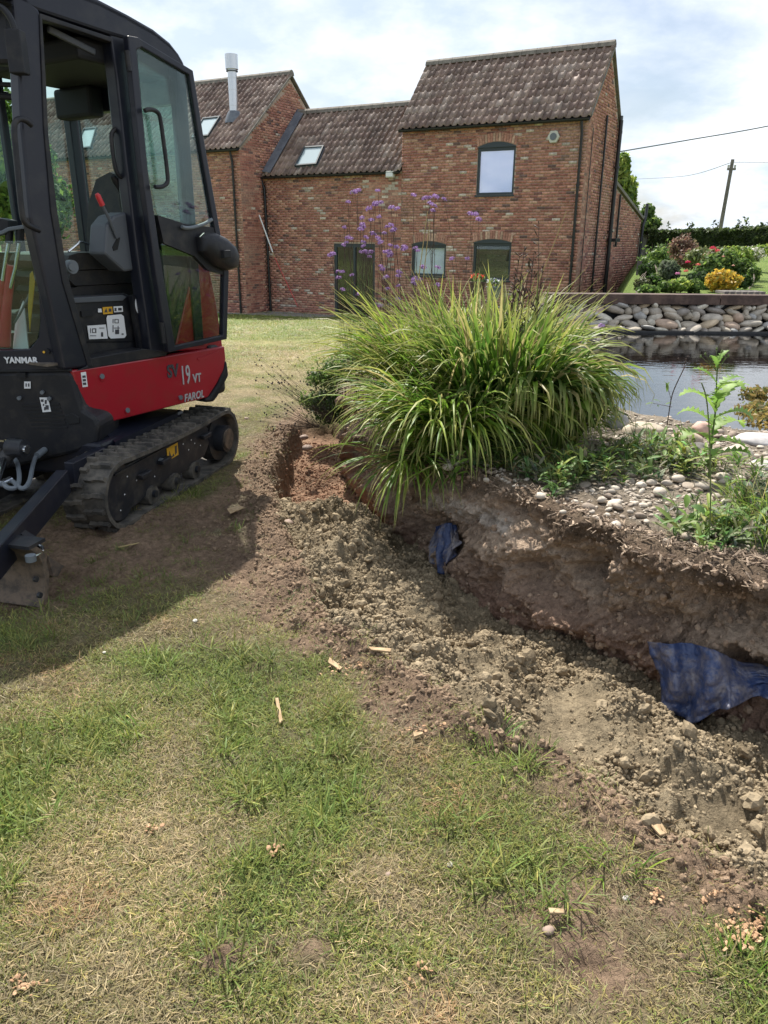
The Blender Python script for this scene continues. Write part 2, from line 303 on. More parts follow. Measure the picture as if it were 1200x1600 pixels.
def ground_z(x, y):
    z = lawn(x, y)
    l = xl(y); b = xb(y); t = np.clip((x-l)/np.maximum(b-l, .05), 0, 1.6)
    jag = .05*fbm(x*7, y*7, 3, 5)+.02*fbm(x*22, y*22, 2, 6)
    ins = smooth(-.035, .035, (x-l)+jag)*smooth(6.35, 6.2, y+jag)
    edge = .03*np.exp(-((x-l+.05)/.07)**2)*smooth(6.3, 5.8, y)*(1+fbm(x*9, y*9, 2, 8))
    deep = smooth(4.02, 4.5, y+.5*(t-.5)+.12*fbm(x*4, y*4, 2, 14))                 # the part of the trench that is still open
    sp = -.02-.19*t**1.2+.09*smooth(.75, 1.1, t)+.10*fbm(x*3.1, y*3.1, 3, 51)+.06*fbm(x*5.5, y*5.5, 3, 56)+.085*np.abs(fbm(x*9, y*9, 3, 52))+.03*fbm(x*36, y*36, 3, 53)
    sp = sp+.11*np.exp(-(((x+.17)/.27)**2+((y-4.12)/.30)**2))-.06*np.exp(-(((x-.28)/.22)**2+((y-2.9)/.2)**2))
    for (u, v, r_) in ((745, 1062, .12), (905, 1108, .13), (880, 1162, .17), (540, 830, .12), (660, 960, .10), (1130, 1300, .08)):                 # tracked flat, dried patches
        c = atz(u, v, -.08); k = np.exp(-(((x-c[0])**2+(y-c[1])**2)/r_**2)**2); sp = sp*(1-k*.85)+(-.055-.05*k)*k*.85
    for (u, v, hh, r_) in ((560, 860, .10, .20), (640, 950, .06, .14), (700, 1000, -.10, .10), (745, 1000, .07, .07), (850, 1060, -.05, .10), (960, 1120, .06, .13), (1040, 1200, .07, .16), (1000, 1170, -.06, .09), (1150, 1290, .06, .15), (600, 900, -.06, .09), (500, 870, .05, .10)):
        c = atz(u, v, -.08); sp = sp+hh*np.exp(-((x-c[0])**2+(y-c[1])**2)/r_**2)
    fl = -.30+.14*smooth(5.0, 6.2, y)+.025*fbm(x*5, y*5, 3, 61)+.01*fbm(x*25, y*25, 2, 62)
    inner = sp*(1-deep)+fl*deep
    inner = np.where(t > 1.25, np.minimum(inner, -.25), inner)
    near = smooth(1.0, .6, y)
    out = (z+edge)*(1-ins)+inner*ins
    # bumps and torn turf on the bare ground
    _, d, _ = cover(x, y); out = out+(1-ins)*d*(.030*fbm(x*12, y*12, 3, 71)+.012*fbm(x*40, y*40, 2, 72))*smooth(9, 6, y)
    # ruts left by the tracks, in the dark strip beside the machine
    rut = np.exp(-((x+.78+.19*(y-4.2))/.16)**2)*smooth(5.4, 4.9, y)*smooth(3.0, 3.5, y)
    out = out+rut*.010*np.sin((y*1.0+x*.2)*2*math.pi/.09)
    return out, ins, deep, t, d
def axis(parts):
    return np.array(sorted(set(np.round(np.concatenate(parts), 4))))
def geo(a, b, s0, g=1.12):
    r = [a]; s = s0
    while (r[-1] < b if b > a else r[-1] > b): r.append(r[-1]+math.copysign(s, b-a)); s *= g
    return np.array(r)
def gridmesh(name, xs, ys, fz, keep=None):
    X, Y = np.meshgrid(xs, ys); r = fz(X, Y); Z, C = r
    V = np.stack([X.ravel(), Y.ravel(), Z.ravel()], 1); nx = len(xs); i = np.arange(len(ys)-1)[:, None]*nx+np.arange(nx-1)[None]
    Fq = np.stack([i, i+1, i+nx+1, i+nx], -1).reshape(-1, 4)
    if keep is not None:
        k = keep(X, Y).ravel(); Fq = Fq[k[Fq].all(1)]; used = np.zeros(len(V), bool); used[Fq.ravel()] = True; mp = np.cumsum(used)-1; V = V[used]; C = C.reshape(-1, 3)[used]; Fq = mp[Fq]
    me = npmesh(name, V, Fq, C.reshape(-1, 3)); return me
def lerp(a, b, t): return a+(b-a)*t[..., None]
A_ = np.array
def gz(X, Y):
    z, ins, deep, t, d = ground_z(X, Y); g, dd, s = cover(X, Y)
    soil = lerp(A_([.185, .128, .088]), A_([.265, .185, .125]), np.clip(.5+fbm(X*3, Y*3, 3, 81), 0, 1))
    thatch = lerp(A_([.12, .10, .055]), A_([.27, .215, .13]), s); green = A_([.065, .095, .025])
    c = lerp(thatch, np.broadcast_to(green, thatch.shape), np.clip(g*.75, 0, 1)); c = lerp(c, soil, np.clip(dd*1.2, 0, 1))
    far = smooth(6, 12, Y); fcol = lerp(A_([.15, .20, .05]), A_([.31, .28, .13]), np.clip(s*1.1-.15+.45*smooth(17, 8, Y)-.3*smooth(17, 24, Y)+.6*fbm(X*.5, Y*.5, 3, 88), 0, 1)); c = lerp(c, fcol*(1+.0*X[..., None]), far*.8)
    spoil = lerp(A_([.18, .14, .088]), A_([.31, .25, .165]), np.clip(.5+fbm(X*6, Y*6, 3, 91), 0, 1)); red = lerp(A_([.33, .215, .14]), A_([.25, .155, .10]), np.clip(.5+fbm(X*6, Y*6, 3, 95), 0, 1))
    c = lerp(c, lerp(spoil, red, deep), ins); return z, c
def build_ground():
    xs = axis([np.arange(-1.75, 1.9, .0145), -(1.75+geo(0, 260, .02, 1.16)), 1.9+geo(0, 260, .02, 1.16)])
    ys = axis([np.arange(.85, 5.0, .0145), 5.0+geo(0, 420, .016, 1.018)[:330], -(geo(0, 60, .2, 1.3))+.8])
    ys = axis([ys, ys.max()+geo(0, 400, 1.5, 1.3)])
    o = link('ground', gridmesh('ground', xs, ys, gz), M['ground'], None, True); o['kind'] = 'structure'
    xs = np.arange(0, 1, 1)
build_ground()

# garden terrace beside the trench: gravel, pond basin, flower garden behind the timber wall
WZ = .335
def pondmask(x, y):
    cxp, cyp = 5.2, 7.25
    r = (np.abs((x-cxp)/3.85)**5+np.abs((y-cyp)/3.08)**5)**(1/5); return r+.03*fbm(x*1.5, y*1.5, 2, 15)
def garden_z(x, y):
    z = .385+.015*fbm(x*4, y*4, 3, 101)+.01*fbm(x*20, y*20, 2, 102)
    p = pondmask(x, y); z = z-.55*smooth(1.02, .80, p)
    back = .74+.34*smooth(11, 22, y)+.05*fbm(x*.6, y*.6, 2, 111)
    side = smooth(.26, .325, x/np.maximum(y, .1)); low = -.95
    k = smooth(10.6, 12.6, y)*(1-side); back = back*(1-k)+low*k
    kx = smooth(2.3, 1.8, x); back = back*(1-kx)+(-.3-.65*smooth(11, 20, y))*kx
    return np.where(y > 10.42, back, z)
def gardenf(X, Y):
    z = garden_z(X, Y); p = pondmask(X, Y)
    soil = lerp(A_([.11, .08, .055]), A_([.20, .155, .11]), np.clip(.5+fbm(X*8, Y*8, 3, 121), 0, 1)); gravel = A_([.28, .24, .19])
    k = np.clip(smooth(.1, .5, X-xr(Y))+fbm(X*6, Y*6, 3, 122)*.7, 0, 1)*.8; c = lerp(soil, np.broadcast_to(gravel, soil.shape), k)
    grass = lerp(A_([.10, .16, .035]), A_([.17, .22, .06]), np.clip(.5+fbm(X, Y, 3, 123), 0, 1)); c = lerp(c, grass, smooth(10.4, 10.9, Y))
    bed = lerp(A_([.38, .37, .33]), A_([.20, .15, .06]), np.clip(.1+1.2*fbm(X*.9, Y*.9, 3, 130)+smooth(4.8, 6.5, X), 0, 1)); c = lerp(c, bed, smooth(1.0, .93, p)); return z, c
xs = axis([np.arange(-.3, 2.6, .018), 2.6+geo(0, 60, .03, 1.09)]); ys = axis([np.arange(1.0, 5.4, .018), 5.4+geo(0, 4.95, .03, 1.03), np.array([10.40, 10.44]), 10.5+geo(0, 60, .1, 1.08)])
o = link('garden_terrace', gridmesh('garden_terrace', xs, ys, gardenf, lambda X, Y: X > xr(Y)+.03), M['ground'], None, True); o['kind'] = 'structure'

# water
def watermat():
    m, t, b = newmat('pond_water'); g = N(t, 'ShaderNodeNewGeometry'); o = t.nodes['Material Output']
    n = N(t, 'ShaderNodeTexNoise', inp={'Scale': 5.0, 'Detail': 3.0}); mp = N(t, 'ShaderNodeMapping', inp={'Scale': (1, 2.4, 1)}); t.links.new(g.outputs['Position'], mp.inputs[0]); t.links.new(mp.outputs[0], n.inputs['Vector'])
    bp = N(t, 'ShaderNodeBump', inp={'Strength': .07, 'Distance': .02}); t.links.new(n.outputs[0], bp.inputs['Height'])
    tr = N(t, 'ShaderNodeBsdfTransparent', inp={0: (.88, .88, .76, 1)}); gl = N(t, 'ShaderNodeBsdfGlossy', inp={0: (1, 1, 1, 1), 'Roughness': .015}); t.links.new(bp.outputs[0], gl.inputs['Normal'])
    fr = N(t, 'ShaderNodeFresnel', inp={0: 2.9}); t.links.new(bp.outputs[0], fr.inputs['Normal']); ms = N(t, 'ShaderNodeMixShader')
    t.links.new(fr.outputs[0], ms.inputs[0]); t.links.new(tr.outputs[0], ms.inputs[1]); t.links.new(gl.outputs[0], ms.inputs[2]); t.links.new(ms.outputs[0], o.inputs[0]); t.nodes.remove(b); return m
wm = watermat(); mb = MB(); k = 64
mb.add([(5.2+4.0*np.sign(math.cos(a))*abs(math.cos(a))**.4, 7.25+3.1*np.sign(math.sin(a))*abs(math.sin(a))**.4, WZ) for a in [2*math.pi*i/k for i in range(k)]], [tuple(range(k))])
o = mb.build('pond_water', wm); o['kind'] = 'structure'

# the cut face of the bank
def resample(P, n_per):
    d = np.r_[0, np.cumsum(np.linalg.norm(np.diff(P[:, :2], axis=0), axis=1))]; return d
def build_bank():
    n = 900; L = len(BASE); par = np.linspace(0, L-1, n)
    # denser where it is near
    Bp = np.stack([np.interp(par, np.arange(L), BASE[:, i]) for i in range(3)], 1); Tp = np.stack([np.interp(par, np.arange(L), RIM[:, i]) for i in range(3)], 1)
    for q in (Bp, Tp):
        for _ in range(25): q[1:-1] = (q[:-2]+2*q[1:-1]+q[2:])/4
    tan = np.gradient((Bp+Tp)/2, axis=0); tan[:, 2] = 0; tan /= np.linalg.norm(tan, axis=1)[:, None]; nor = np.stack([tan[:, 1], -tan[:, 0], 0*tan[:, 0]], 1)   # points out over the trench
    if nor[450, 0] > 0: nor = -nor
    al = np.r_[0, np.cumsum(np.linalg.norm(np.diff(Bp, axis=0), axis=1))]
    m = 120; vs = np.linspace(-.12, 1.22, m); V = []; C = []
    for v in vs:
        if v <= 1: P = Bp+(Tp-Bp)*v
        else: P = Tp-nor*(v-1)*.9; P = P+A_([0, 0, -.025])*(v-1)/.22
        z = P[:, 2]; face = math.exp(-((v-.5)/.45)**4)
        y_ = z*1.0
        big = .115*fbm(al*1.9, y_*3.2, 3, 201); cav = -.17*smooth(-.05, .45, v)*np.clip(np.abs(fbm(al*2.6+3, y_*3.4+al*.5, 3, 210))*2.2-.55, -.4, .5)
        fine = .055*fbm(al*9, y_*12, 4, 220, .6)-.05*np.abs(fbm(al*15, y_*17, 3, 224))+.022*fbm(al*45, y_*45, 2, 221); strat = .02*np.sin(y_*30+4*fbm(al*1.5, y_, 2, 222))*fbm(al*3, y_*2, 2, 223)
        step = .05*smooth(.1, -.1, z-(.02+.10*fbm(al*1.3, 0*al, 2, 230)))   # lower part stands out a little
        lip = .05*math.exp(-((v-.93)/.10)**2)*(1+1.5*fbm(al*5, 0*al, 3, 240))
        if v <= 1: P = P+nor*((big+cav+fine+strat+step)*max(face, .25)+lip)[:, None]
        else:
            k = 1-(v-1)/.22; P = P+nor*((big*.2+fine)*max(k, 0)*.3)[:, None]; P[:, 2] += (.02*np.abs(fbm(al*14, v*9+0*al, 3, 250))+.012*fbm(al*40, v*30+0*al, 2, 251))*(.3+.7*max(k, 0))+.012*max(k, 0)
        V.append(P)
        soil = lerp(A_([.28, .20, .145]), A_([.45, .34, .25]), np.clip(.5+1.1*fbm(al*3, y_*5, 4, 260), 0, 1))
        deepred = smooth(.12, -.18, z+.12*fbm(al*2, y_*3, 3, 261)); soil = lerp(soil, np.broadcast_to(A_([.26, .14, .10]), soil.shape), deepred*.6)
        dark = smooth(.80, .93, v+.14*fbm(al*4, y_*3, 3, 262)); soil = lerp(soil, np.broadcast_to(A_([.10, .068, .045]), soil.shape), dark*.8)
        ch = smooth(.28, .42, fbm(al*3.3, y_*9, 3, 270))*math.exp(-((v-.73)/.10)**2); soil = lerp(soil, np.broadcast_to(A_([.52, .46, .40]), soil.shape), ch*.7*smooth(6, 4, Bp[:, 1]))
        if v > 1: soil = lerp(soil, np.broadcast_to(A_([.17, .13, .09]), soil.shape), np.full(len(al), .6))
        C.append(soil)
    V = np.array(V); C = np.array(C); i = np.arange(m-1)[:, None]*n+np.arange(n-1)[None]
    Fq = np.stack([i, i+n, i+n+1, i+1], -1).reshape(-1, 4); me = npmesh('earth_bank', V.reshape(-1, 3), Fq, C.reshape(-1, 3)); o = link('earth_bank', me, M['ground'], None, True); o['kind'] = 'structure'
    return V
BANKV = build_bank()

# ------------------------------------------------------------------ scattering (geometry nodes instances)
def scatter(name, P, rot, scl, colr, idx, protos, m, extra_kind='stuff'):
    me = bpy.data.meshes.new(name); me.vertices.add(len(P)); me.vertices.foreach_set('co', np.asarray(P, np.float32).ravel())
    for nm, ty, dat, fld in (('rot', 'FLOAT_VECTOR', rot, 'vector'), ('scl', 'FLOAT_VECTOR', scl, 'vector'), ('idx', 'INT', idx, 'value')):
        a = me.attributes.new(nm, ty, 'POINT'); a.data.foreach_set(fld, np.asarray(dat, np.int32 if ty == 'INT' else np.float32).ravel())
    a = me.attributes.new('icol', 'FLOAT_COLOR', 'POINT'); c = np.ones((len(P), 4), np.float32); c[:, :3] = colr; a.data.foreach_set('color', c.ravel())
    o = bpy.data.objects.new(name, me); col.objects.link(o); o['kind'] = extra_kind
    t = bpy.data.node_groups.new(name+'_nodes', 'GeometryNodeTree'); t.interface.new_socket('Geometry', in_out='INPUT', socket_type='NodeSocketGeometry'); t.interface.new_socket('Geometry', in_out='OUTPUT', socket_type='NodeSocketGeometry')
    gi = t.nodes.new('NodeGroupInput'); go = t.nodes.new('NodeGroupOutput'); ip = t.nodes.new('GeometryNodeInstanceOnPoints'); jn = t.nodes.new('GeometryNodeJoinGeometry')
    for p in protos:
        p.materials.clear(); p.materials.append(m); po = bpy.data.objects.new(name+'_source', p); oi = t.nodes.new('GeometryNodeObjectInfo'); oi.inputs['Object'].default_value = po; oi.inputs['As Instance'].default_value = True
        t.links.new(oi.outputs['Geometry'], jn.inputs[0])
    def at(nm, ty):
        n = t.nodes.new('GeometryNodeInputNamedAttribute'); n.data_type = ty; n.inputs[0].default_value = nm; return n.outputs[0]
    t.links.new(gi.outputs[0], ip.inputs['Points']); t.links.new(jn.outputs[0], ip.inputs['Instance']); ip.inputs['Pick Instance'].default_value = True
    t.links.new(at('idx', 'INT'), ip.inputs['Instance Index']); t.links.new(at('scl', 'FLOAT_VECTOR'), ip.inputs['Scale'])
    e2r = t.nodes.new('FunctionNodeEulerToRotation'); t.links.new(at('rot', 'FLOAT_VECTOR'), e2r.inputs[0]); t.links.new(e2r.outputs[0], ip.inputs['Rotation'])
    t.links.new(ip.outputs[0], go.inputs[0]); md = o.modifiers.new('scatter', 'NODES'); md.node_group = t; return o

def ribbons(base, az, L, phi0, kap, wid, nseg, colr, twist=None, fold=.25, power=1.4, tipcol=None, basecol=None):
    """arching leaf blades as folded strips; returns verts, quads, colours"""
    n = len(az); s = np.linspace(0, 1, nseg+1); ph = phi0[:, None]+kap[:, None]*s[None]**power; ds = (L/nseg)[:, None]
    hx = np.cumsum(np.c_[np.zeros(n), (np.sin(ph[:, :-1])+np.sin(ph[:, 1:]))/2*ds], 1); hz = np.cumsum(np.c_[np.zeros(n), (np.cos(ph[:, :-1])+np.cos(ph[:, 1:]))/2*ds], 1)
    ca = np.cos(az)[:, None]; sa = np.sin(az)[:, None]; P = np.stack([base[:, None, 0]+hx*ca, base[:, None, 1]+hx*sa, base[:, None, 2]+hz], -1)
    wp = wid[:, None]*np.minimum(1, (1-s)[None]*3.4+.02)**.8*np.minimum(1, .55+s[None]*2)
    tw = (twist if twist is not None else np.zeros(n))[:, None]*s[None]
    side = np.stack([-sa*np.cos(tw), ca*np.cos(tw), np.sin(tw)], -1); nrm = np.stack([-np.cos(ph)*ca, -np.cos(ph)*sa, np.sin(ph)], -1)
    V = np.stack([P-side*wp[..., None]/2, P-nrm*(wp*fold)[..., None], P+side*wp[..., None]/2], 2)    # n, seg+1, 3, 3
    m = (nseg+1)*3; b = np.arange(n)[:, None, None, None]*m; i = np.arange(nseg)[None, :, None, None]*3; j = np.arange(2)[None, None, :, None]
    Fq = (b+i+j+A_([0, 1, 4, 3])[None, None, None]).reshape(-1, 4)
    C = np.repeat(colr[:, None], nseg+1, 1)
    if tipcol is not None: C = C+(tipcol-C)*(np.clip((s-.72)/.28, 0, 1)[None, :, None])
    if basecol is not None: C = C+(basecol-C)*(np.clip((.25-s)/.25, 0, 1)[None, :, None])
    C = np.repeat(C[:, :, None], 3, 2); return V.reshape(-1, 3), Fq, C.reshape(-1, 3)

def tuft(n, Lr, ph, rad, wid, cols, kap=.8):
    base = np.c_[rs.normal(0, rad, n), rs.normal(0, rad, n), np.full(n, -.004)]; az = rs.uniform(0, 2*math.pi, n)
    c = cols[rs.randint(0, len(cols), n)]*rs.uniform(.75, 1.25, (n, 1))
    V, Fq, C = ribbons(base, az, rs.uniform(*Lr, n), rs.uniform(*ph, n), rs.uniform(.1, kap, n), rs.uniform(wid*.7, wid*1.3, n), 3, c, fold=.15); return npmesh('tuft', V, Fq, C)
GC = A_([[1, 1, 1], [.85, 1, .8], [1.2, 1.1, .9], [1.5, 1.25, 1.2]])
SC = A_([[1, 1, 1], [.8, .75, .7], [1.2, 1.15, 1.05], [.65, .68, .5]])
def build_grass():
    green = [tuft(34, (.012, .028), (.4, 1.4), .028, .0017, GC) for _ in range(4)]
    straw = [tuft(36, (.012, .036), (.95, 1.5), .030, .0014, SC, .3) for _ in range(4)]
    long_ = [tuft(22, (.035, .075), (.3, 1.25), .018, .0028, GC) for _ in range(2)]
    # candidate points, denser near the camera
    Ps = []
    for (x0, x1, y0, y1, dens) in ((-1.3, 1.4, .85, 2.2, 3300), (-2.2, .9, 2.2, 3.7, 1900), (-3.0, .1, 3.7, 6.5, 900), (-5.5, .2, 6.5, 12, 190), (-9, 1.5, 12, 29, 32)):
        k = int((x1-x0)*(y1-y0)*dens); Ps.append(np.c_[rs.uniform(x0, x1, k), rs.uniform(y0, y1, k)])
    P = np.concatenate(Ps); x, y = P[:, 0], P[:, 1]; z, ins, deep, t, d = ground_z(x, y); g, dd, s = cover(x, y)
    ok = (ins < .15) & ((rs.rand(len(x)) > dd*1.12) | (rs.rand(len(x)) < .10)) & (x < np.maximum(xl(y)+.0, -9)) | ((y > 6.4) & (x < -.35) & (rs.rand(len(x)) > dd)); ok &= (x < xr(y)-.1) | (y < 1.6)
    x, y, z, g, s, dd = [q[ok] for q in (x, y, z, g, s, dd)]; n = len(x); isg = rs.rand(n) < np.clip(g*1.1+.12, 0, 1)
    lng = isg & (g > .55) & (rs.rand(n) < .045) & (y < 7)
    idx = np.where(lng, 8+rs.randint(0, 2, n), np.where(isg, rs.randint(0, 4, n), 4+rs.randint(0, 4, n)))
    cg = lerp(A_([.27, .265, .095]), A_([.17, .225, .055]), np.clip(g*1.1-.1+rs.normal(0, .2, n), 0, 1)); cs = lerp(A_([.21, .18, .095]), A_([.48, .38, .22]), np.clip(s*.75+rs.normal(0, .25, n), 0, 1)); og = np.clip(fbm(x*6, y*6, 3, 501)*2.2-.5, 0, .8)[:, None]; cs = cs+(A_([.36, .215, .11])-cs)*og
    c = np.where(isg[:, None], cg, cs)*rs.uniform(.8, 1.2, (n, 1)); gd = np.clip(dd, 0, 1)[:, None]; c = c*(1-.25*gd)
    far = smooth(6, 12, y); sc_ = rs.uniform(.7, 1.25, n)*(1+far*1.6+smooth(12, 16, y)*1.5); sc_ = np.where(isg & (g > .6), sc_*1.05, sc_); zs = sc_*np.where(isg, 1, .8)*(1-.35*far)
    scatter('grass', np.c_[x, y, z], np.c_[rs.normal(0, .12, (n, 2)), rs.uniform(0, 6.28, n)], np.c_[sc_, sc_, zs], c, idx, (green+straw+long_)[::-1], M['grass'])
    # NOTE: join order is reversed by the list, indices stay as written
build_grass()

def lump(sub, amp, seed, flat=1.0, freq=2.2):
    import bmesh
    bm = bmesh.new(); bmesh.ops.create_icosphere(bm, subdivisions=sub, radius=1)
    for v in bm.verts:
        p = v.co; k = 1+amp*float(fbm(A_([p.x*freq+p.z*1.7+seed]), A_([p.y*freq-p.z*1.3+seed*2]), 3, seed)[0]); v.co = Vector((p.x*k, p.y*k, p.z*k*flat))
    me = bpy.data.meshes.new('lump'); bm.to_mesh(me); bm.free()
    a = me.attributes.new('Col', 'FLOAT_COLOR', 'POINT'); a.data.foreach_set('color', np.ones(len(me.vertices)*4, np.float32)); return me
def smoothmesh(me): me.polygons.foreach_set('use_smooth', [True]*len(me.polygons)); return me
def build_clods():
    pro = [lump(2, .6, i+1, .75, 2.2) for i in range(5)]
    n = 125000; y = 1.0+3.9*rs.rand(n)**1.0; t = rs.rand(n)*1.12; l = xl(y); b = xb(y); x = l+(b-l)*t-.06+rs.normal(0, .03, n)
    z, ins, deep, tt, d = ground_z(x, y); keep = (deep < .5) & (ins > .3) & (rs.rand(n) < np.clip((b-l)/1.05, .2, 1)*1.0)
    cl = fbm(x*7, y*7, 3, 300); flat = np.zeros(n)
    for (u, v, r_) in ((745, 1062, .12), (905, 1108, .13), (880, 1162, .17), (540, 830, .12), (660, 960, .10), (1130, 1300, .08)):
        c = atz(u, v, -.08); flat = np.maximum(flat, np.exp(-(((x-c[0])**2+(y-c[1])**2)/r_**2)**2))
    keep &= rs.rand(n) > flat*.93; keep &= rs.rand(n) < .22+1.3*np.clip(cl+.25, 0, 1)
    x, y, z, cl = [q[keep] for q in (x, y, z, cl)]; n = len(x); r = .0025+.0065*rs.rand(n)**2.6+.020*(rs.rand(n) < .016)*rs.rand(n)
    c = lerp(A_([.195, .152, .098]), A_([.34, .272, .18]), np.clip(.5+rs.normal(0, .3, n), 0, 1))
    # a few reddish crumbs on the lawn edge, in the trench and on the bank top
    m = 5200; y2 = 1.0+5.1*rs.rand(m); x2 = xl(y2)-np.abs(rs.normal(0, .16, m))+.02; z2, i2, d2, t2, dd2 = ground_z(x2, y2)
    m3 = 3000; y3 = 4.3+1.8*rs.rand(m3); x3 = xl(y3)+(xb(y3)-xl(y3))*rs.rand(m3); z3, i3, d3, t3, dd3 = ground_z(x3, y3)
    k2 = rs.rand(m) < np.clip(dd2+.1, 0, 1); k3 = d3 > .4; P2 = np.c_[x2, y2, z2][k2]; P3 = np.c_[x3, y3, z3][k3]
    c2 = lerp(A_([.17, .118, .08]), A_([.28, .20, .135]), rs.rand(len(P2))); c3 = lerp(A_([.20, .11, .07]), A_([.33, .20, .13]), rs.rand(len(P3)))
    m4 = 4200; ii = rs.randint(3, 104, m4); jj = rs.randint(90, 880, m4); P4 = BANKV[ii, jj]; c4 = lerp(A_([.24, .17, .12]), A_([.34, .25, .18]), rs.rand(m4))
    P = np.r_[np.c_[x, y, z+r*.1], P2, P3, P4]; rr = np.r_[r, .003+.009*rs.rand(len(P2))**2.5, .003+.010*rs.rand(len(P3))**2.5, .002+.012*rs.rand(m4)**4]; C = np.r_[c, c2, c3, c4]; n = len(P)
    scatter('clay_spoil', P, rs.uniform(0, 6.28, (n, 3)), rr[:, None]*rs.uniform(.75, 1.35, (n, 3)), C, rs.randint(0, 5, n), pro, M['clod'])
    # pebbles and bark chips on the terrace
    pro = [smoothmesh(lump(2, .25, i+21, .55, 1.2)) for i in range(4)]; n = 9000
    y = 1.9+2.9*rs.rand(n); x = xr(y)+.02+2.3*rs.rand(n)**1.2; z = garden_z(x, y); p = pondmask(x, y); k = (p > .96) & (rs.rand(n) < .25+.9*np.clip(.4+fbm(x*4, y*4, 3, 310), 0, 1)); x, y, z = x[k], y[k], z[k]; n = len(x)
    r = .004+.010*rs.rand(n)**2+.012*(rs.rand(n) < .06); c = lerp(A_([.22, .17, .13]), A_([.50, .44, .36]), rs.rand(n))
    scatter('gravel', np.c_[x, y, z+r*.3], np.c_[rs.normal(0, .3, (n, 2)), rs.uniform(0, 6.28, n)], r[:, None]*rs.uniform(.7, 1.4, (n, 3)), c, rs.randint(0, 4, n), pro, M['pebble'])
    # bark and straw litter along the rim
    n = 4200; jj = rs.randint(90, 880, n); P = BANKV[rs.randint(96, 120, n), jj]+np.c_[rs.normal(0, .02, (n, 2)), .006+.006*rs.rand(n)]
    chip = [MB().abox(-1, 1, -.18, .18, -.06, .06).mesh('chip') for _ in range(2)]
    for me in chip: a = me.attributes.new('Col', 'FLOAT_COLOR', 'POINT'); a.data.foreach_set('color', np.ones(len(me.vertices)*4, np.float32))
    c = lerp(A_([.09, .06, .04]), A_([.36, .27, .19]), rs.rand(n)**1.6); r = .006+.016*rs.rand(n)**2
    scatter('bark_litter', P, np.c_[rs.normal(0, .35, (n, 2)), rs.uniform(0, 6.28, n)], r[:, None]*rs.uniform(.8, 1.2, (n, 3)), c, rs.randint(0, 2, n), chip, M['pebble'])
build_clods()

# ------------------------------------------------------------------ the brick buildings
HC = A_([5.28, 22.4, 0.]); HE = A_([-.875, .484, 0]); HN = A_([.484, .875, 0]); HE = HE/np.linalg.norm(HE); HN = A_([-HE[1], HE[0], 0])*-1
if HN[1] < 0: HN = -HN
def HP(s, d, z): return HC+HE*s+HN*d+A_([0, 0, z])
def HS(u, v, d=0):
    p = onpl(u, v, HC+HN*d, HN); return (p-HC) @ HE, p[2]
BRICKC = A_([[.27, .120, .090], [.32, .155, .115], [.23, .100, .080], [.35, .185, .135], [.285, .135, .10], [.17, .082, .072], [.38, .24, .175], [.12, .075, .068]])
BRICKC = BRICKC*A_([1.14, 1.20, 1.22])
BP = A_([.22, .22, .14, .16, .12, .06, .05, .03])
def brick_proto():
    mb = MB(); mb.abox(-.5, .5, -.5, .5, -.5, .5); return mb.mesh('brick')
brick_me = brick_proto(); brick_me.materials.append(M['brick1'])
SHOWN = [0]
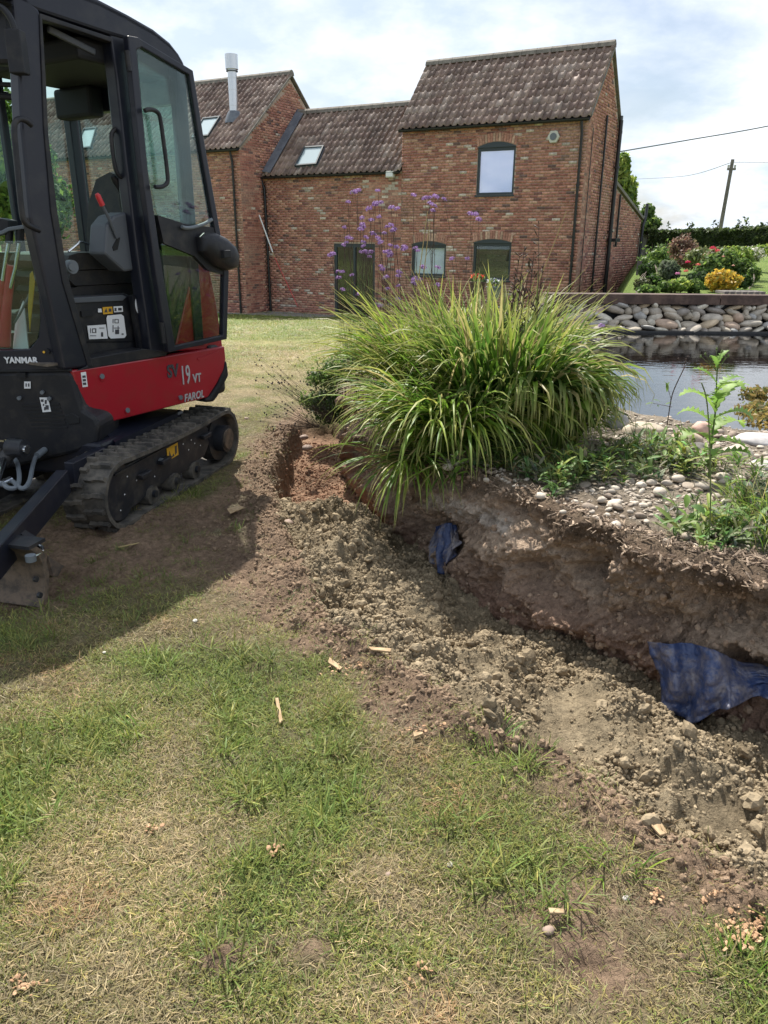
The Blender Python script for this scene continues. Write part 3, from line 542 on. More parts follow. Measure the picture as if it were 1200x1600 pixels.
def brickwork(parent, org, ex, outn, s0, s1, z0, z1, inside=None, openings=(), single=0, seed=0, pale=.02, arches=()):
    """bricks in running bond on a wall plane; ex along the wall, outn out of it"""
    r2 = np.random.RandomState(seed+5); L, H = .228, .0755; rows = int((z1-z0)/H); S = []; Z = []; W_ = []
    for r in range(rows):
        z = z0+(r+.5)*H; off = (r % 2)*.5*L; k = np.arange(int((s1-s0)/L)+2); a = s0+k*L-off; b = a+L-.011; a = np.maximum(a, s0+.003); b = np.minimum(b, s1-.003)
        for (o0, o1, q0, q1) in openings:
            if q0-.02 < z < q1+.02:
                inn = (a >= o0) & (b <= o1); a2 = np.where(~inn & (a < o1) & (a > o0), o1+.006, a); b2 = np.where(~inn & (b > o0) & (b < o1), o0-.006, b)
                a, b = np.where(inn, 0, a2), np.where(inn, -1, b2)
        ok = b-a > .03
        for x0, x1 in zip(a[ok], b[ok]): S.append((x0+x1)/2); W_.append(x1-x0); Z.append(z)
    S, Z, W_ = A_(S), A_(Z), A_(W_)
    if inside is not None: k = inside(S, Z) & inside(S-W_/2+.02, Z+.03) & inside(S+W_/2-.02, Z+.03); S, Z, W_ = S[k], Z[k], W_[k]
    n = len(S); c = BRICKC[r2.choice(len(BRICKC), n, p=BP)]*r2.uniform(.98, 1.34, (n, 1))*A_([1.04, .98, .95]); pm = fbm(S*.8, Z*1.1, 3, seed+400)
    c = c+(A_([.40, .27, .20])-c)*np.clip(pm*1.1-.08, 0, .5)[:, None]; pk = r2.rand(n) < pale*np.clip(1+4*pm, .2, 4); c[pk] = A_([.58, .50, .42])*r2.uniform(.75, 1.1, (pk.sum(), 1))
    out = .006+.006*r2.rand(n); th = .03; tl = r2.normal(0, .004, n); h = .064+r2.normal(0, .0015, n)
    ctr = org+np.outer(S, ex)+np.outer(Z, [0, 0, 1])+np.outer(out-th/2, outn)
    dist = np.linalg.norm(ctr-CC, axis=1); order = np.argsort(dist); sing = set(order[:single].tolist()) if single else set()
    keep = A_([i not in sing for i in range(n)]); loc = A_(rootloc(parent))
    cub = A_([[-1, -1, -1], [1, -1, -1], [1, 1, -1], [-1, 1, -1], [-1, -1, 1], [1, -1, 1], [1, 1, 1], [-1, 1, 1]])*.5
    K = np.where(keep)[0]; zz_ = A_([0, 0, 1.])
    V = ctr[K][:, None]+cub[None, :, 0, None]*W_[K][:, None, None]*ex+cub[None, :, 1, None]*th*outn+cub[None, :, 2, None]*h[K][:, None, None]*zz_
    V = V+(cub[:, 0][None]*tl[K][:, None])[..., None]*zz_
    fq = A_([[4, 5, 6, 7], [0, 3, 2, 1], [1, 2, 6, 5], [0, 4, 7, 3], [2, 3, 7, 6], [0, 1, 5, 4]])
    Fq = (np.arange(len(K))[:, None, None]*8+fq).reshape(-1, 4); me = npmesh('bricks', V.reshape(-1, 3)-loc, Fq, np.repeat(c[K], 8, 0)); o = link('bricks', me, M['brick'], parent); o['kind'] = 'stuff'
    ang = math.atan2(ex[1], ex[0])
    for i in sing:
        b = bpy.data.objects.new('brick', brick_me); col.objects.link(b); b.parent = parent; b.location = Vector(ctr[i]-loc); b.rotation_euler = (0, 0, ang); b.scale = (W_[i], th, h[i]); b.color = (*c[i], 1)
def mortar_wall(parent, d0, s0, s1, z0, z1, openings=(), th=.28, name='wall'):
    """front wall with real openings"""
    mb = MB(); ss = sorted({s0, s1} | {q for o in openings for q in o[:2]}); 
    for a, b in zip(ss[:-1], ss[1:]):
        zs = sorted({z0, z1} | {q for o in openings if o[0] < b and o[1] > a for q in o[2:4]})
        for p, q in zip(zs[:-1], zs[1:]):
            if any(o[0] <= a and o[1] >= b and o[2] <= p and o[3] >= q for o in openings): continue
            mb.prism([HP(a, d0, p), HP(b, d0, p), HP(b, d0+th, p), HP(a, d0+th, p)], (0, 0, q-p))
    return mb.build(name, M['mortar'], parent)
def gable_wall(parent, s, poly, th, name='side_wall'):
    return MB().prism([HP(s, d, z) for d, z in poly], HE*th).build(name, M['mortar'], parent)

TC = A_([[.205, .142, .115], [.255, .185, .150], [.155, .105, .085], [.32, .25, .21], [.17, .11, .088]])
def tile_proto(wd=.215, ln=.36):
    n = 9; xs = np.linspace(0, 1, n); zs = np.where(xs < .62, -.012*np.sin(xs/.62*math.pi)-.0, .052*np.sin((xs-.62)/.38*math.pi)); V = []
    for (y, lift) in ((0, .0), (ln, -.012)):
        for t in (0, .014): V += [((x-.5)*wd*1.06, y, z+lift-t) for x, z in zip(xs, zs)]
    Fq = [[i, i+1, 2*n+i+1, 2*n+i] for i in range(n-1)]+[[n+i, n+i+1, i+1, i] for i in range(n-1)]+[[0, 2*n, 3*n, n], [n-1, 2*n-1, 4*n-1, 3*n-1]]
    return A_(V), A_(Fq)
TV, TF = tile_proto(); tile_me = npmesh('roof_tile', TV, TF, np.ones((len(TV), 3))); smoothmesh(tile_me); tile_me.materials.append(M['tile1'])
def tiled_roof(parent, s0, s1, dE, zE, dR, zR, single=0, seed=0, skip=()):
    """deck and pantiles between eave (dE,zE) and ridge (dR,zR); s runs to the left"""
    rf = MB().prism([HP(s0, dE, zE-.07), HP(s0, dR, zR-.07), HP(s0, dR, zR-.02), HP(s0, dE, zE-.02)], HE*(s1-s0)).build('roof', M['dark'], parent)
    up = HP(0, dR, zR)-HP(0, dE, zE); Ls = np.linalg.norm(up); up = up/Ls; ex = -HE; nn = np.cross(ex, up); nn /= np.linalg.norm(nn)
    if nn[2] < 0: nn = -nn
    r2 = np.random.RandomState(seed+50); nc = int(round((s1-s0)/.215)); wd = (s1-s0)/nc; nr = int(round(Ls/.30)); g = Ls/nr; O = []; Cc = []
    for r in range(nr):
        for k in range(nc):
            s = s0+(k+.5)*wd; q = HP(s, dE, zE)+up*(r*g-.03)+nn*(.028+r2.normal(0, .003)); sl = (s, r*g/Ls)
            if any(a < s < b and p < sl[1]+.06 and sl[1] < t for a, b, p, t in skip): continue
            O.append(q); m_ = fbm(A_([s*.7]), A_([r*.25]), 3, seed+70)[0]; Cc.append(TC[r2.choice(5, p=[.33, .27, .17, .1, .13])]*r2.uniform(.85, 1.2)*(1+.35*m_))
    O = A_(O); Cc = A_(Cc); n = len(O); rot = r2.normal(0, .012, n); loc = A_(rootloc(rf)); dist = np.linalg.norm(O-CC, axis=1); sing = set(np.argsort(dist)[:single].tolist())
    Rm = np.stack([ex, up, nn], 1); B = TV*A_([wd/.215, 1, 1]); K = [i for i in range(n) if i not in sing]
    V = (B @ Rm.T)[None]+O[K][:, None]+(B[:, 0][None]*rot[K][:, None])[..., None]*up
    Fq = (np.arange(len(K))[:, None, None]*len(TV)+TF).reshape(-1, 4)
    if len(K): o = link('roof_tiles', smoothmesh(npmesh('roof_tiles', V.reshape(-1, 3)-loc, Fq, np.repeat(Cc[K], len(TV), 0))), M['tile'], rf); o['kind'] = 'stuff'
    M4 = Matrix(((ex[0], up[0], nn[0]), (ex[1], up[1], nn[1]), (ex[2], up[2], nn[2]))); q = M4.to_euler()
    for i in sing:
        b = bpy.data.objects.new('roof_tile', tile_me); col.objects.link(b); b.parent = rf; b.location = Vector(O[i]-loc); b.rotation_euler = q; b.scale = (wd/.215, 1, 1); b.color = (*Cc[i], 1)
    # ridge tiles
    nrd = int((s1-s0)/.42); 
    for k in range(nrd):
        a = s0+(s1-s0)*k/nrd; b_ = s0+(s1-s0)*(k+1)/nrd-.008; pts = []
        prof = [(-.14, -.09), (-.11, .01), (-.05, .065), (0, .08), (.05, .065), (.11, .01), (.14, -.09)]
        mb = MB().prism([HP(a, dR+x, zR+y+.03) for x, y in prof], HE*(b_-a)); mb.build('ridge_tile', M['ridge'], rf)
    return rf
M['ridge'] = mat('ridge_tile', (.15, .135, .115), (.22, .20, .17), rough=.9, scale=7, bump=.3)
def pipe(parent, pts, r=.036, name='downpipe'):
    o = MB().tube(pts, r, 10).build(name, M['gutter'], parent, True)
    for i in range(len(pts)-1):
        a, b = Vector(pts[i]), Vector(pts[i+1]); L = (b-a).length
        for k in range(int(L/1.8)):
            c = a+(b-a)*((k+.7)/(L/1.8)); MB().cyl(c, (b-a), r*1.45, .05, 10).build('bracket', M['gutter'], o)
    return o
def gutter(parent, s0, s1, d, z):
    prof = [(.055*math.cos(a), .055*math.sin(a)) for a in np.linspace(math.pi, 2*math.pi, 8)]+[(.045*math.cos(a), .045*math.sin(a)) for a in np.linspace(2*math.pi, math.pi, 8)]
    return MB().prism([HP(s0, d+x, z+y) for x, y in prof], HE*(s1-s0)).build('gutter', M['gutter'], parent)
def window(parent, s0, s1, z0, z1, rise=.10, blind=True, pm='pane', d0=.03, fr=.065, name='window', lab=None):
    """frame with an arched head board, glass, sill and a blind or dark room behind"""
    n = 9; arc = [(s0+(s1-s0)*t, z1+rise*(1-(2*t-1)**2)) for t in np.linspace(0, 1, n)]
    w_ = empty(name, HP((s0+s1)/2, 0, z0)-A_(rootloc(parent))); w_.parent = parent
    if lab: w_['label'] = lab
    zt = z1-.005; fr_t = .10
    MB().ring([HP(s0, d0, z0), HP(s1, d0, z0), HP(s1, d0, zt), HP(s0, d0, zt)], [HP(s0+fr, d0, z0+fr), HP(s1-fr, d0, z0+fr), HP(s1-fr, d0, zt-fr_t), HP(s0+fr, d0, zt-fr_t)], HN*.07).build('frame', M['winframe'], w_, bevel=.006)
    if rise: MB().prism([HP(s, -.018, z) for s, z in [(s0, z1-.02)]+arc+[(s1, z1-.02)]], HN*.06).build('head_board', M['winframe'], w_)
    MB().prism([HP(s0+fr-.005, d0+.03, z0+fr-.005), HP(s1-fr+.005, d0+.03, z0+fr-.005), HP(s1-fr+.005, d0+.03, zt-fr_t+.005), HP(s0+fr-.005, d0+.03, zt-fr_t+.005)], HN*.012).build('pane', M[pm], w_)
    MB().prism([HP(s0-.03, -.035, z0-.05), HP(s1+.03, -.035, z0-.05), HP(s1+.03, .1, z0-.05), HP(s0-.03, .1, z0-.05)], (0, 0, .045)).build('sill', M['winframe'], w_)
    if blind: MB().prism([HP(s0+.02, .108, z0+.02), HP(s1-.02, .108, z0+.02), HP(s1-.02, .108, z1-.02), HP(s0+.02, .108, z1-.02)], HN*.012).build('blind', M['curtain'], w_)
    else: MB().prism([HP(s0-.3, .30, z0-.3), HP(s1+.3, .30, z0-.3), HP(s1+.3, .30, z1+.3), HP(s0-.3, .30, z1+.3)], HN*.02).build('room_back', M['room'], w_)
    # arch of upright bricks
    if rise:
        k = int((s1-s0+.1)/.078); mb = MB(); vs = []; cs = []
        for i in range(k):
            t = (i+.5)/k; s = s0-.04+(s1-s0+.08)*t; z = z1+rise*(1-(2*t-1)**2)+.01; tilt = (t-.5)*.35; c = HP(s, -.008, z+.11); mb.box(c, HE*.033*math.cos(tilt)+A_([0, 0, -.033*math.sin(tilt)]), HN*.015, A_([0, 0, .11*math.cos(tilt)])+HE*.11*math.sin(tilt))
            cs += [BRICKC[rnd.choice([1, 3, 4, 6])]*rnd.uniform(.95, 1.3)]*8
        me = mb.mesh('arch_bricks', rootloc(w_)); a = me.attributes.new('Col', 'FLOAT_COLOR', 'POINT'); q = np.ones((len(cs), 4), np.float32); q[:, :3] = A_(cs); a.data.foreach_set('color', q.ravel()); link('arch_bricks', me, M['brick'], w_)
    return w_
def skylight(parent, pxs, dE, zE, dR, zR):
    """roof window from its four corners in the roof plane"""
    nn = np.cross(-HE, HP(0, dR, zR)-HP(0, dE, zE)); nn /= np.linalg.norm(nn); nn = nn if nn[2] > 0 else -nn; p0 = HP(0, dE, zE)
    Q = [onpl(u, v, p0+nn*.07, nn) for u, v in pxs]; c = sum(Q)/4; w_ = empty('roof_window', c-A_(rootloc(parent))); w_.parent = parent
    I = [q+(c-q)*.12 for q in Q]; MB().ring(Q, I, nn*.06).build('frame', M['winframe'], w_); MB().prism([q-nn*.06 for q in Q], nn*.06).build('kerb', M['lead'], w_)
    MB().prism([q+nn*.012 for q in I], nn*.012).build('pane', M['skylight'], w_)
    t = (Q[0]+Q[1])/2; return w_
GZ = -.97
# main two storey block
main = empty('brick_barn', HP(2.75, 1.7, GZ), 'tall two-storey brick barn with three arched windows, right of the lower link', 'building')
wu = (1.97, 3.10, 2.68, 3.93); w2 = (3.99, 5.14, .42, 1.33); w3 = (1.93, 3.10, .36, 1.40)
ops = [wu, w2, w3]; EZ = 4.52
mortar_wall(main, 0, 0, 5.52, GZ, EZ, ops)
brickwork(main, HC, HE, -HN, 0, 5.52, GZ, EZ, None, [(a-.0, b+.0, c, d+.16) for a, b, c, d in ops], single=0, seed=1, pale=.03)
HD, RZ = 1.68, 6.42
gable_wall(main, 0.002, [(0.28, GZ), (2*HD, GZ), (2*HD, EZ), (HD, RZ-.1), (.28, EZ+.33)], .28)
MB().prism([HP(0.001, 0.001, EZ), HP(.0, .29, EZ), HP(0, .29, EZ+.33)], HE*5.5).build('eave_course', M['mortar'], main)
gable_wall(main, 5.24, [(0.28, GZ), (2*HD, GZ), (2*HD, EZ), (HD, RZ-.1), (.28, EZ+.33)], .278)
MB().prism([HP(0.3, 2*HD-.25, GZ), HP(5.2, 2*HD-.25, GZ), HP(5.2, 2*HD, GZ), HP(.3, 2*HD, GZ)], (0, 0, EZ-GZ)).build('rear_wall', M['mortar'], main)
brickwork(main, HC, HN, -HE, 0.0, 2*HD, GZ, RZ, lambda s, z: z < EZ+(RZ-.1-EZ)*(1-np.abs(s-HD)/HD), single=300, seed=2, pale=.006)
tiled_roof(main, -.07, 5.60, -.13, EZ+.0, HD, RZ+.08, single=300, seed=3)
MB().prism([HP(-.07, 2*HD+.1, EZ-.03), HP(-.07, HD, RZ), HP(-.07, HD, RZ+.07), HP(-.07, 2*HD+.1, EZ+.04)], HE*5.67).build('rear_roof', M['ridge'], main)
MB().prism([HP(-.072, -.10, EZ-.02), HP(-.072, HD, RZ+.03), HP(-.072, HD, RZ+.09), HP(-.072, -.10, EZ+.05)], -HE*.03).build('verge', M['ridge'], main)
gutter(main, -.06, 5.56, -.16, EZ-.05)
window(main, *wu, rise=.12, pm='pane_sky', lab='upper window with a pale blue blind'); window(main, *w2, rise=.09, lab='lower window with a pale blue blind'); window(main, *w3, rise=.09, blind=False, lab='lower window with dark room behind')
pipe(main, [HP(.16, -.13, EZ-.08), HP(.14, -.07, EZ-.4), HP(.12, -.06, GZ+.05)])
pipe(main, [HP(-.07, 1.55, 4.75), HP(-.07, 1.62, GZ+.05)], .03); pipe(main, [HP(-.10, 3.05, 4.80), HP(-.10, 3.1, GZ+.05)], .06)
pipe(main, [HP(-.04, .35, 4.3), HP(-.04, .38, GZ+.05)], .012, 'cable'); MB().cyl(HP(-.10, 3.05, 4.86), (0, 0, 1), .045, .12).build('vent_cap', M['grey'], main, True)
MB().box(HP(-.16, 3.4, 1.5), HE*.12, HN*.3, A_([0, 0, .05])).build('wall_bracket', M['gutter'], main)
# lower link between the blocks
lk = empty('brick_link', HP(8.2, 2, GZ), 'low brick range with a roof window and a dark doorway, between the taller blocks', 'building')
LE = 3.40; dr = (6.45, 7.98, GZ, 1.33)
mortar_wall(lk, 0.012, 5.53, 10.66, GZ, LE, [dr]); brickwork(lk, HC+HN*.012, HE, -HN, 5.535, 10.66, GZ, LE, None, [dr], single=300, seed=11, pale=.05)
tiled_roof(lk, 5.53, 10.66, -.12, LE, 2.03, 5.52, single=300, seed=12, skip=())
MB().prism([HP(5.53, 4.2, LE-.05), HP(5.53, 2.03, 5.45), HP(5.53, 2.03, 5.5), HP(5.53, 4.2, LE)], HE*5.13).build('rear_roof', M['ridge'], lk)
MB().prism([HP(5.6, 3.9, GZ), HP(10.6, 3.9, GZ), HP(10.6, 4.1, GZ), HP(5.6, 4.1, GZ)], (0, 0, LE-GZ)).build('rear_wall', M['mortar'], lk)
gutter(lk, 5.54, 10.7, -.15, LE-.04)
skylight(lk, [(476, 231), (507, 229), (495, 258), (461, 261)], -.12, LE, 2.03, 5.52)
fl = MB().prism([HP(10.35, -.1, LE+.08), HP(10.66, -.1, LE+.12), HP(10.66, 2.0, 5.62), HP(10.35, 2.0, 5.56)], (0, 0, .03)).build('lead_flashing', M['lead'], lk)
pipe(lk, [HP(10.72, -.12, LE-.05), HP(10.62, -.07, LE-.4), HP(10.56, -.06, GZ+.05)], .04)
dw = empty('door', HP(7.2, 0, GZ)-A_(rootloc(lk))); dw.parent = lk
MB().ring([HP(6.45, .04, GZ), HP(7.98, .04, GZ), HP(7.98, .04, 1.33), HP(6.45, .04, 1.33)], [HP(6.54, .04, GZ+.05), HP(7.89, .04, GZ+.05), HP(7.89, .04, 1.22), HP(6.54, .04, 1.22)], HN*.08).build('frame', M['winframe'], dw)
MB().prism([HP(7.18, .03, GZ+.05), HP(7.26, .03, GZ+.05), HP(7.26, .03, 1.22), HP(7.18, .03, 1.22)], HN*.07).build('mullion', M['winframe'], dw)
for a, b in ((6.54, 7.18), (7.26, 7.89)): MB().prism([HP(a, .07, GZ+.05), HP(b, .07, GZ+.05), HP(b, .07, 1.22), HP(a, .07, 1.22)], HN*.012).build('pane', M['pane'], dw)
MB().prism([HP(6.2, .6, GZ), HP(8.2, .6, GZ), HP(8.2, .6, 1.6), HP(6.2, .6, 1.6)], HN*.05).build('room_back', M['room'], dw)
# left block, standing forward
LD = -1.2; LH = 2.85; LZ = 4.13; LR = 6.6
lb = empty('brick_house', HP(15, .5, GZ), 'brick house with a steel flue on its roof, left of the low link', 'building')
mortar_wall(lb, LD, 10.68, 23, GZ, LZ, []); brickwork(lb, HC+HN*LD, HE, -HN, 10.68, 23, GZ, LZ, None, [], single=0, seed=21, pale=.004)
gable_wall(lb, 10.682, [(LD+.28, GZ), (LD+2*LH, GZ), (LD+2*LH, LZ), (LD+LH, LR-.1), (LD+.28, LZ+.25)], .28)
MB().prism([HP(10.681, LD+.001, LZ), HP(10.681, LD+.29, LZ), HP(10.681, LD+.29, LZ+.25)], HE*12.3).build('eave_course', M['mortar'], lb)
brickwork(lb, HC+HE*10.68, HN, -HE, LD, LD+2*LH, GZ, LR, lambda s, z: z < LZ+(LR-.1-LZ)*(1-np.abs(s-LD-LH)/LH), single=300, seed=22, pale=.004)
tiled_roof(lb, 10.60, 23, LD-.13, LZ, LD+LH, LR+.06, single=300, seed=23)
MB().prism([HP(10.6, LD+2*LH, LZ), HP(10.6, LD+LH, LR), HP(10.6, LD+LH, LR+.05), HP(10.6, LD+2*LH, LZ+.05)], HE*12.4).build('rear_roof', M['ridge'], lb)
MB().prism([HP(10.598, LD-.1, LZ-.02), HP(10.598, LD+LH, LR+.02), HP(10.598, LD+LH, LR+.08), HP(10.598, LD-.1, LZ+.05)], -HE*.04).build('verge', M['ridge'], lb)
gutter(lb, 10.62, 23, LD-.16, LZ-.05)
pipe(lb, [HP(10.95, LD-.13, LZ-.08), HP(10.93, LD-.07, LZ-.4), HP(10.9, LD-.06, GZ+.05)])
skylight(lb, [(318, 186), (345, 183), (326, 214), (300, 217)], LD-.13, LZ, LD+LH, LR+.06); skylight(lb, [(132, 202), (152, 200), (143, 232), (118, 236)], LD-.13, LZ, LD+LH, LR+.06)
# flue
nnl = np.cross(-HE, HP(0, LD+LH, LR)-HP(0, LD, LZ)); nnl /= np.linalg.norm(nnl); fb = onpl(366, 180, HP(0, LD-.13, LZ+.04), nnl)
fl = empty('flue', fb-A_(rootloc(lb))); fl.parent = lb; ft = onpl(361, 84, fb, HN)[2]; H_ = ft-fb[2]
MB().tube([fb+A_([0, 0, -.3]), fb+A_([0, 0, .3]), fb+A_([0, 0, H_*.80])], .145, 20).build('flue_pipe', M['steel'], fl, True)
for k in (.16, .42, .62): MB().cyl(fb+A_([0, 0, H_*k]), (0, 0, 1), .155, .03, 20).build('joint_band', M['steel'], fl, True)
MB().cyl(fb+A_([0, 0, H_*.72]), (0, 0, 1), .19, .03, 20).build('rain_ring', M['grey'], fl, True); MB().cyl(fb+A_([0, 0, H_*.87]), (0, 0, 1), .205, H_*.24, 24).build('cowl', M['steel'], fl, True)
MB().tube([fb+A_([0, 0, -.25]), fb+A_([0, 0, .02]), fb+A_([0, 0, .12])], [.34, .24, .17], 20).build('lead_collar', M['lead'], fl, True)
# rear annex
an = empty('brick_annex', HP(.4, 5.7, GZ), 'low brick outbuilding with sloping mossy roof edge, behind the tall barn at right', 'building')
ap = [(3.36, GZ), (7.9, GZ), (7.9, 2.2), (3.36, 3.1)]
MB().prism([HP(.02, d, z) for d, z in ap], HE*2.5).build('wall', M['mortar'], an); brickwork(an, HC+HE*.02, HN, -HE, 3.36, 7.9, GZ, 3.1, lambda s, z: z < 3.1-.9*(s-3.36)/4.54, single=250, seed=31, pale=.012)
MB().prism([HP(-.06, 3.37, 3.12), HP(-.06, 8.05, 2.19), HP(-.06, 8.05, 2.28), HP(-.06, 3.37, 3.22)], HE*2.7).build('roof', M['ridge'], an)
pipe(an, [HP(-.08, 8.15, 2.75), HP(-.08, 8.1, 2.3), HP(-.08, 7.8, 2.0), HP(-.08, 7.75, GZ+.05)], .05); pipe(an, [HP(-.05, 4.1, 2.85), HP(-.05, 4.15, 1.3)], .035)
# fixtures on the wall
def onwall(u, v, d=0): s, z = HS(u, v, d); return s, z
s, z = HS(866, 214); c = HP(s, -.04, z); al = empty('alarm_box', c, 'cream six-sided alarm box high on the tall barn wall, right of the upper window', 'alarm box')
hx = [c+HE*.17*math.cos(a)+A_([0, 0, .17*math.sin(a)]) for a in [math.pi/3*k for k in range(6)]]; MB().prism([q+HN*.035 for q in hx], -HN*.08).build('housing', M['alarm'], al, bevel=.015)
MB().cyl(c-HN*.05, HN, .09, .03, 20).build('front_disc', M['hose'], al, True)
s, z = HS(613, 273); c = HP(s, -.12, z); flt = empty('floodlight', c, 'pale floodlight fixed under the link eave beside the tall barn', 'light')
MB().box(c, HE*.13, HN*.07, A_([0, 0, .09])).build('housing', M['alarm'], flt, bevel=.01); MB().box(c-HN*.075, HE*.11, HN*.008, A_([0, 0, .06])).build('lens', M['white'], flt); MB().box(c+HN*.06+A_([0, 0, -.12]), HE*.08, HN*.04, A_([0, 0, .04])).build('sensor', M['mortar'], flt)
# leaning rod and string
p = [HP(*(lambda q: (q[0], -.5, q[1]))(HS(u, v, -.5))) for u, v in ((405, 336), (429, 402), (465, 478))]
rd = empty('leaning_rod', p[2], 'thin white and orange rod leaning towards the downpipe in the inner corner', 'rod'); MB().tube([p[0], p[1]], .022, 6).build('rod_top', M['white'], rd); MB().tube([p[1], p[2]], .011, 6).build('rod_end', M['redcap'], rd); MB().tube([p[1]+(p[0]-p[1])*.12, p[1]], .026, 6).build('orange_collar', M['wood'], rd)
# gravel strip in front of the houses
o = MB().prism([HP(5.6, -.9, GZ+.03), HP(23, -2.6, GZ+.03), HP(23, .1, GZ+.03), HP(5.6, .1, GZ+.03)], (0, 0, .02)).build('path', mat('grey_gravel', (.20, .195, .19), (.28, .27, .26), rough=.95, scale=30, bump=.4)); o['kind'] = 'structure'

# ------------------------------------------------------------------ mini excavator
XO = A_([-1.74, 4.6, 0]); XF = A_([-.53, -.848, 0]); XF = XF/np.linalg.norm(XF); XL = A_([-XF[1], XF[0], 0])
if XL[0] < 0: XL = -XL
ZU = A_([0, 0, 1.])
def XU(a, b, z): return XO+XF*a+XL*b+ZU*z                    # forward, left, up
def SP(u, v, b=.5): return onpl(u, v, XO+XL*b, XL)
XC = XU(.52, .5, 0); FNv = A_([.05, 1, 0]); FNv = FNv/np.linalg.norm(FNv); FX = A_([1, -.05, 0]); FX = FX/np.linalg.norm(FX)
def FP(u, v, back=0): return onpl(u, v, XC+FNv*back, FNv)
ex = empty('mini_excavator', XU(0, 0, 0), 'red and black tracked mini digger with its cab door folded open, parked on the lawn', 'digger')
def sprism(name, px, m, b=.5, th=.06, parent=None, bevel=.004, smooth_=False): return MB().prism([SP(u, v, b) for u, v in px], -XL*th).build(name, m, parent or ex, smooth_, bevel)
def fprism(name, px, m, back=0, th=.05, parent=None, bevel=.004): return MB().prism([FP(u, v, back) for u, v in px], FNv*th).build(name, m, parent or ex, False, bevel)
# cab frame
sprism('front_pillar', [(18, -28), (60, 14), (64, 22), (66, 90), (72, 200), (84, 330), (100, 440), (141, 573), (100, 578), (84, 500), (62, 405), (47, 340), (40, 260), (34, 200), (30, 110)], M['navy'], .5, .075, bevel=.012)
sprism('pillar_trim', [(62, 22), (66, 22), (72, 120), (76, 210), (90, 330), (106, 430), (146, 573), (138, 573), (98, 440), (80, 330), (69, 200)], M['black'], .507, .05)
sprism('door_sill', [(118, 580), (260, 556), (262, 549), (225, 545), (140, 560), (136, 572)], M['black'], .505, .12)
sprism('centre_pillar', [(172, 52), (197, 58), (208, 190), (228, 340), (262, 552), (236, 553), (214, 400), (196, 250), (182, 120)], M['navy'], .49, .08, bevel=.01)
top = [(0, -62), (40, -45), (100, -22), (150, -4), (200, 22), (240, 45), (266, 66), (280, 84), (289, 100), (280, 104), (262, 92), (200, 62), (172, 54), (120, 37), (62, 18), (20, 0), (0, -10)]
topl = [SP(u, v, .5) for u, v in top]
MB().prism(topl, -XL*.055).build('roof_rail', M['navy'], ex, False, .014)
mb = MB(); tp = topl[:9]; mb.prism(tp+[q-ZU*.045 for q in tp[::-1]], -XL*.98); mb.build('cab_roof', M['navy'], ex, False, .02)
tp2 = [q-XL*.95 for q in topl]; MB().prism(tp2, XL*.055).build('roof_rail', M['navy'], ex, False, .012)
MB().prism([XU(.60, .49, 2.44), XU(.90, .44, 2.41), XU(1.0, 0, 2.40), XU(.90, -.44, 2.41), XU(.60, -.49, 2.44)], ZU*.03).build('shadow_visor', M['navy'], ex, False, .01)  # added out of view so the cab's shadow reaches further across the lawn
hatch = MB().prism([XU(.42, .25, 2.395), XU(.42, -.3, 2.395), XU(.02, -.3, 2.375), XU(.02, .25, 2.375)], ZU*.0).v
sprism('door_header', [(62, 20), (120, 40), (175, 58), (174, 66), (120, 47), (64, 30)], M['black'], .5, .05)
# far side and rear frame of the cab
def bar(name, p, q, w1, w2, m='navy', parent=None): 
    p = A_(p); q = A_(q); d = (q-p)/np.linalg.norm(q-p); s = np.cross(d, XL); s = s/np.linalg.norm(s); return MB().box((p+q)/2, (q-p)/2, s*w1/2, XL*w2/2).build(name, M[m], parent or ex, False, .006)
bar('rear_pillar', XU(-.40, .46, .8), XU(-.40, .46, 2.28), .07, .06); bar('rear_pillar', XU(-.42, -.46, .8), XU(-.40, -.46, 2.3), .08, .06)
bar('front_pillar', XU(.60, -.47, .8), XU(.56, -.47, 2.42), .06, .06); bar('side_rail', XU(.60, -.47, 1.30), XU(-.42, -.47, 1.30), .05, .05); bar('window_post', XU(.05, -.47, 1.3), XU(.05, -.47, 2.38), .04, .04)
bar('side_panel_upper', XU(.60, -.47, 1.05), XU(-.42, -.47, 1.05), .48, .03); bar('top_rail', XU(.60, -.47, 2.14), XU(.0, -.47, 2.16), .03, .04)
MB().box(XU(-.42, 0, 1.05), XL*.47, XF*.02, ZU*.25).build('rear_panel', M['black'], ex, False, .01); MB().box(XU(-.41, 0, 2.20), XL*.44, XF*.03, ZU*.10).build('rear_header', M['navy'], ex, False, .01)
MB().box(XU(-.1, .02, 2.27), XF*.30, XL*.40, ZU*.05).build('roof_lining', M['dark'], ex, False, .02); MB().box(XU(-.30, -.25, 2.14), XF*.05, XL*.16, ZU*.08).build('roof_speaker', M['dark'], ex, False, .02)
MB().prism([XU(-.43, .42, 1.31), XU(-.43, -.42, 1.31), XU(-.42, -.42, 2.1), XU(-.42, .42, 2.1)], XF*.006).build('rear_window', M['glass'], ex)
MB().prism([XU(.57, -.475, 1.33), XU(-.38, -.475, 1.33), XU(-.38, -.475, 2.25), XU(.55, -.475, 2.38)], XL*.006).build('side_window', M['glass'], ex)
MB().prism([XU(-.08, .47, 1.31), XU(-.37, .47, 1.31), XU(-.37, .47, 2.2), XU(-.04, .47, 2.28)], XL*.006).build('quarter_window', M['glass'], ex)
bar('gas_strut', SP(75, 45, .42), SP(148, 82, .42), .03, .02, 'grey'); MB().tube(smoothpath([SP(158, 56, .44), SP(163, 63, .44), SP(168, 58, .44)]), .006, 6).build('coat_hook', M['chrome'], ex)
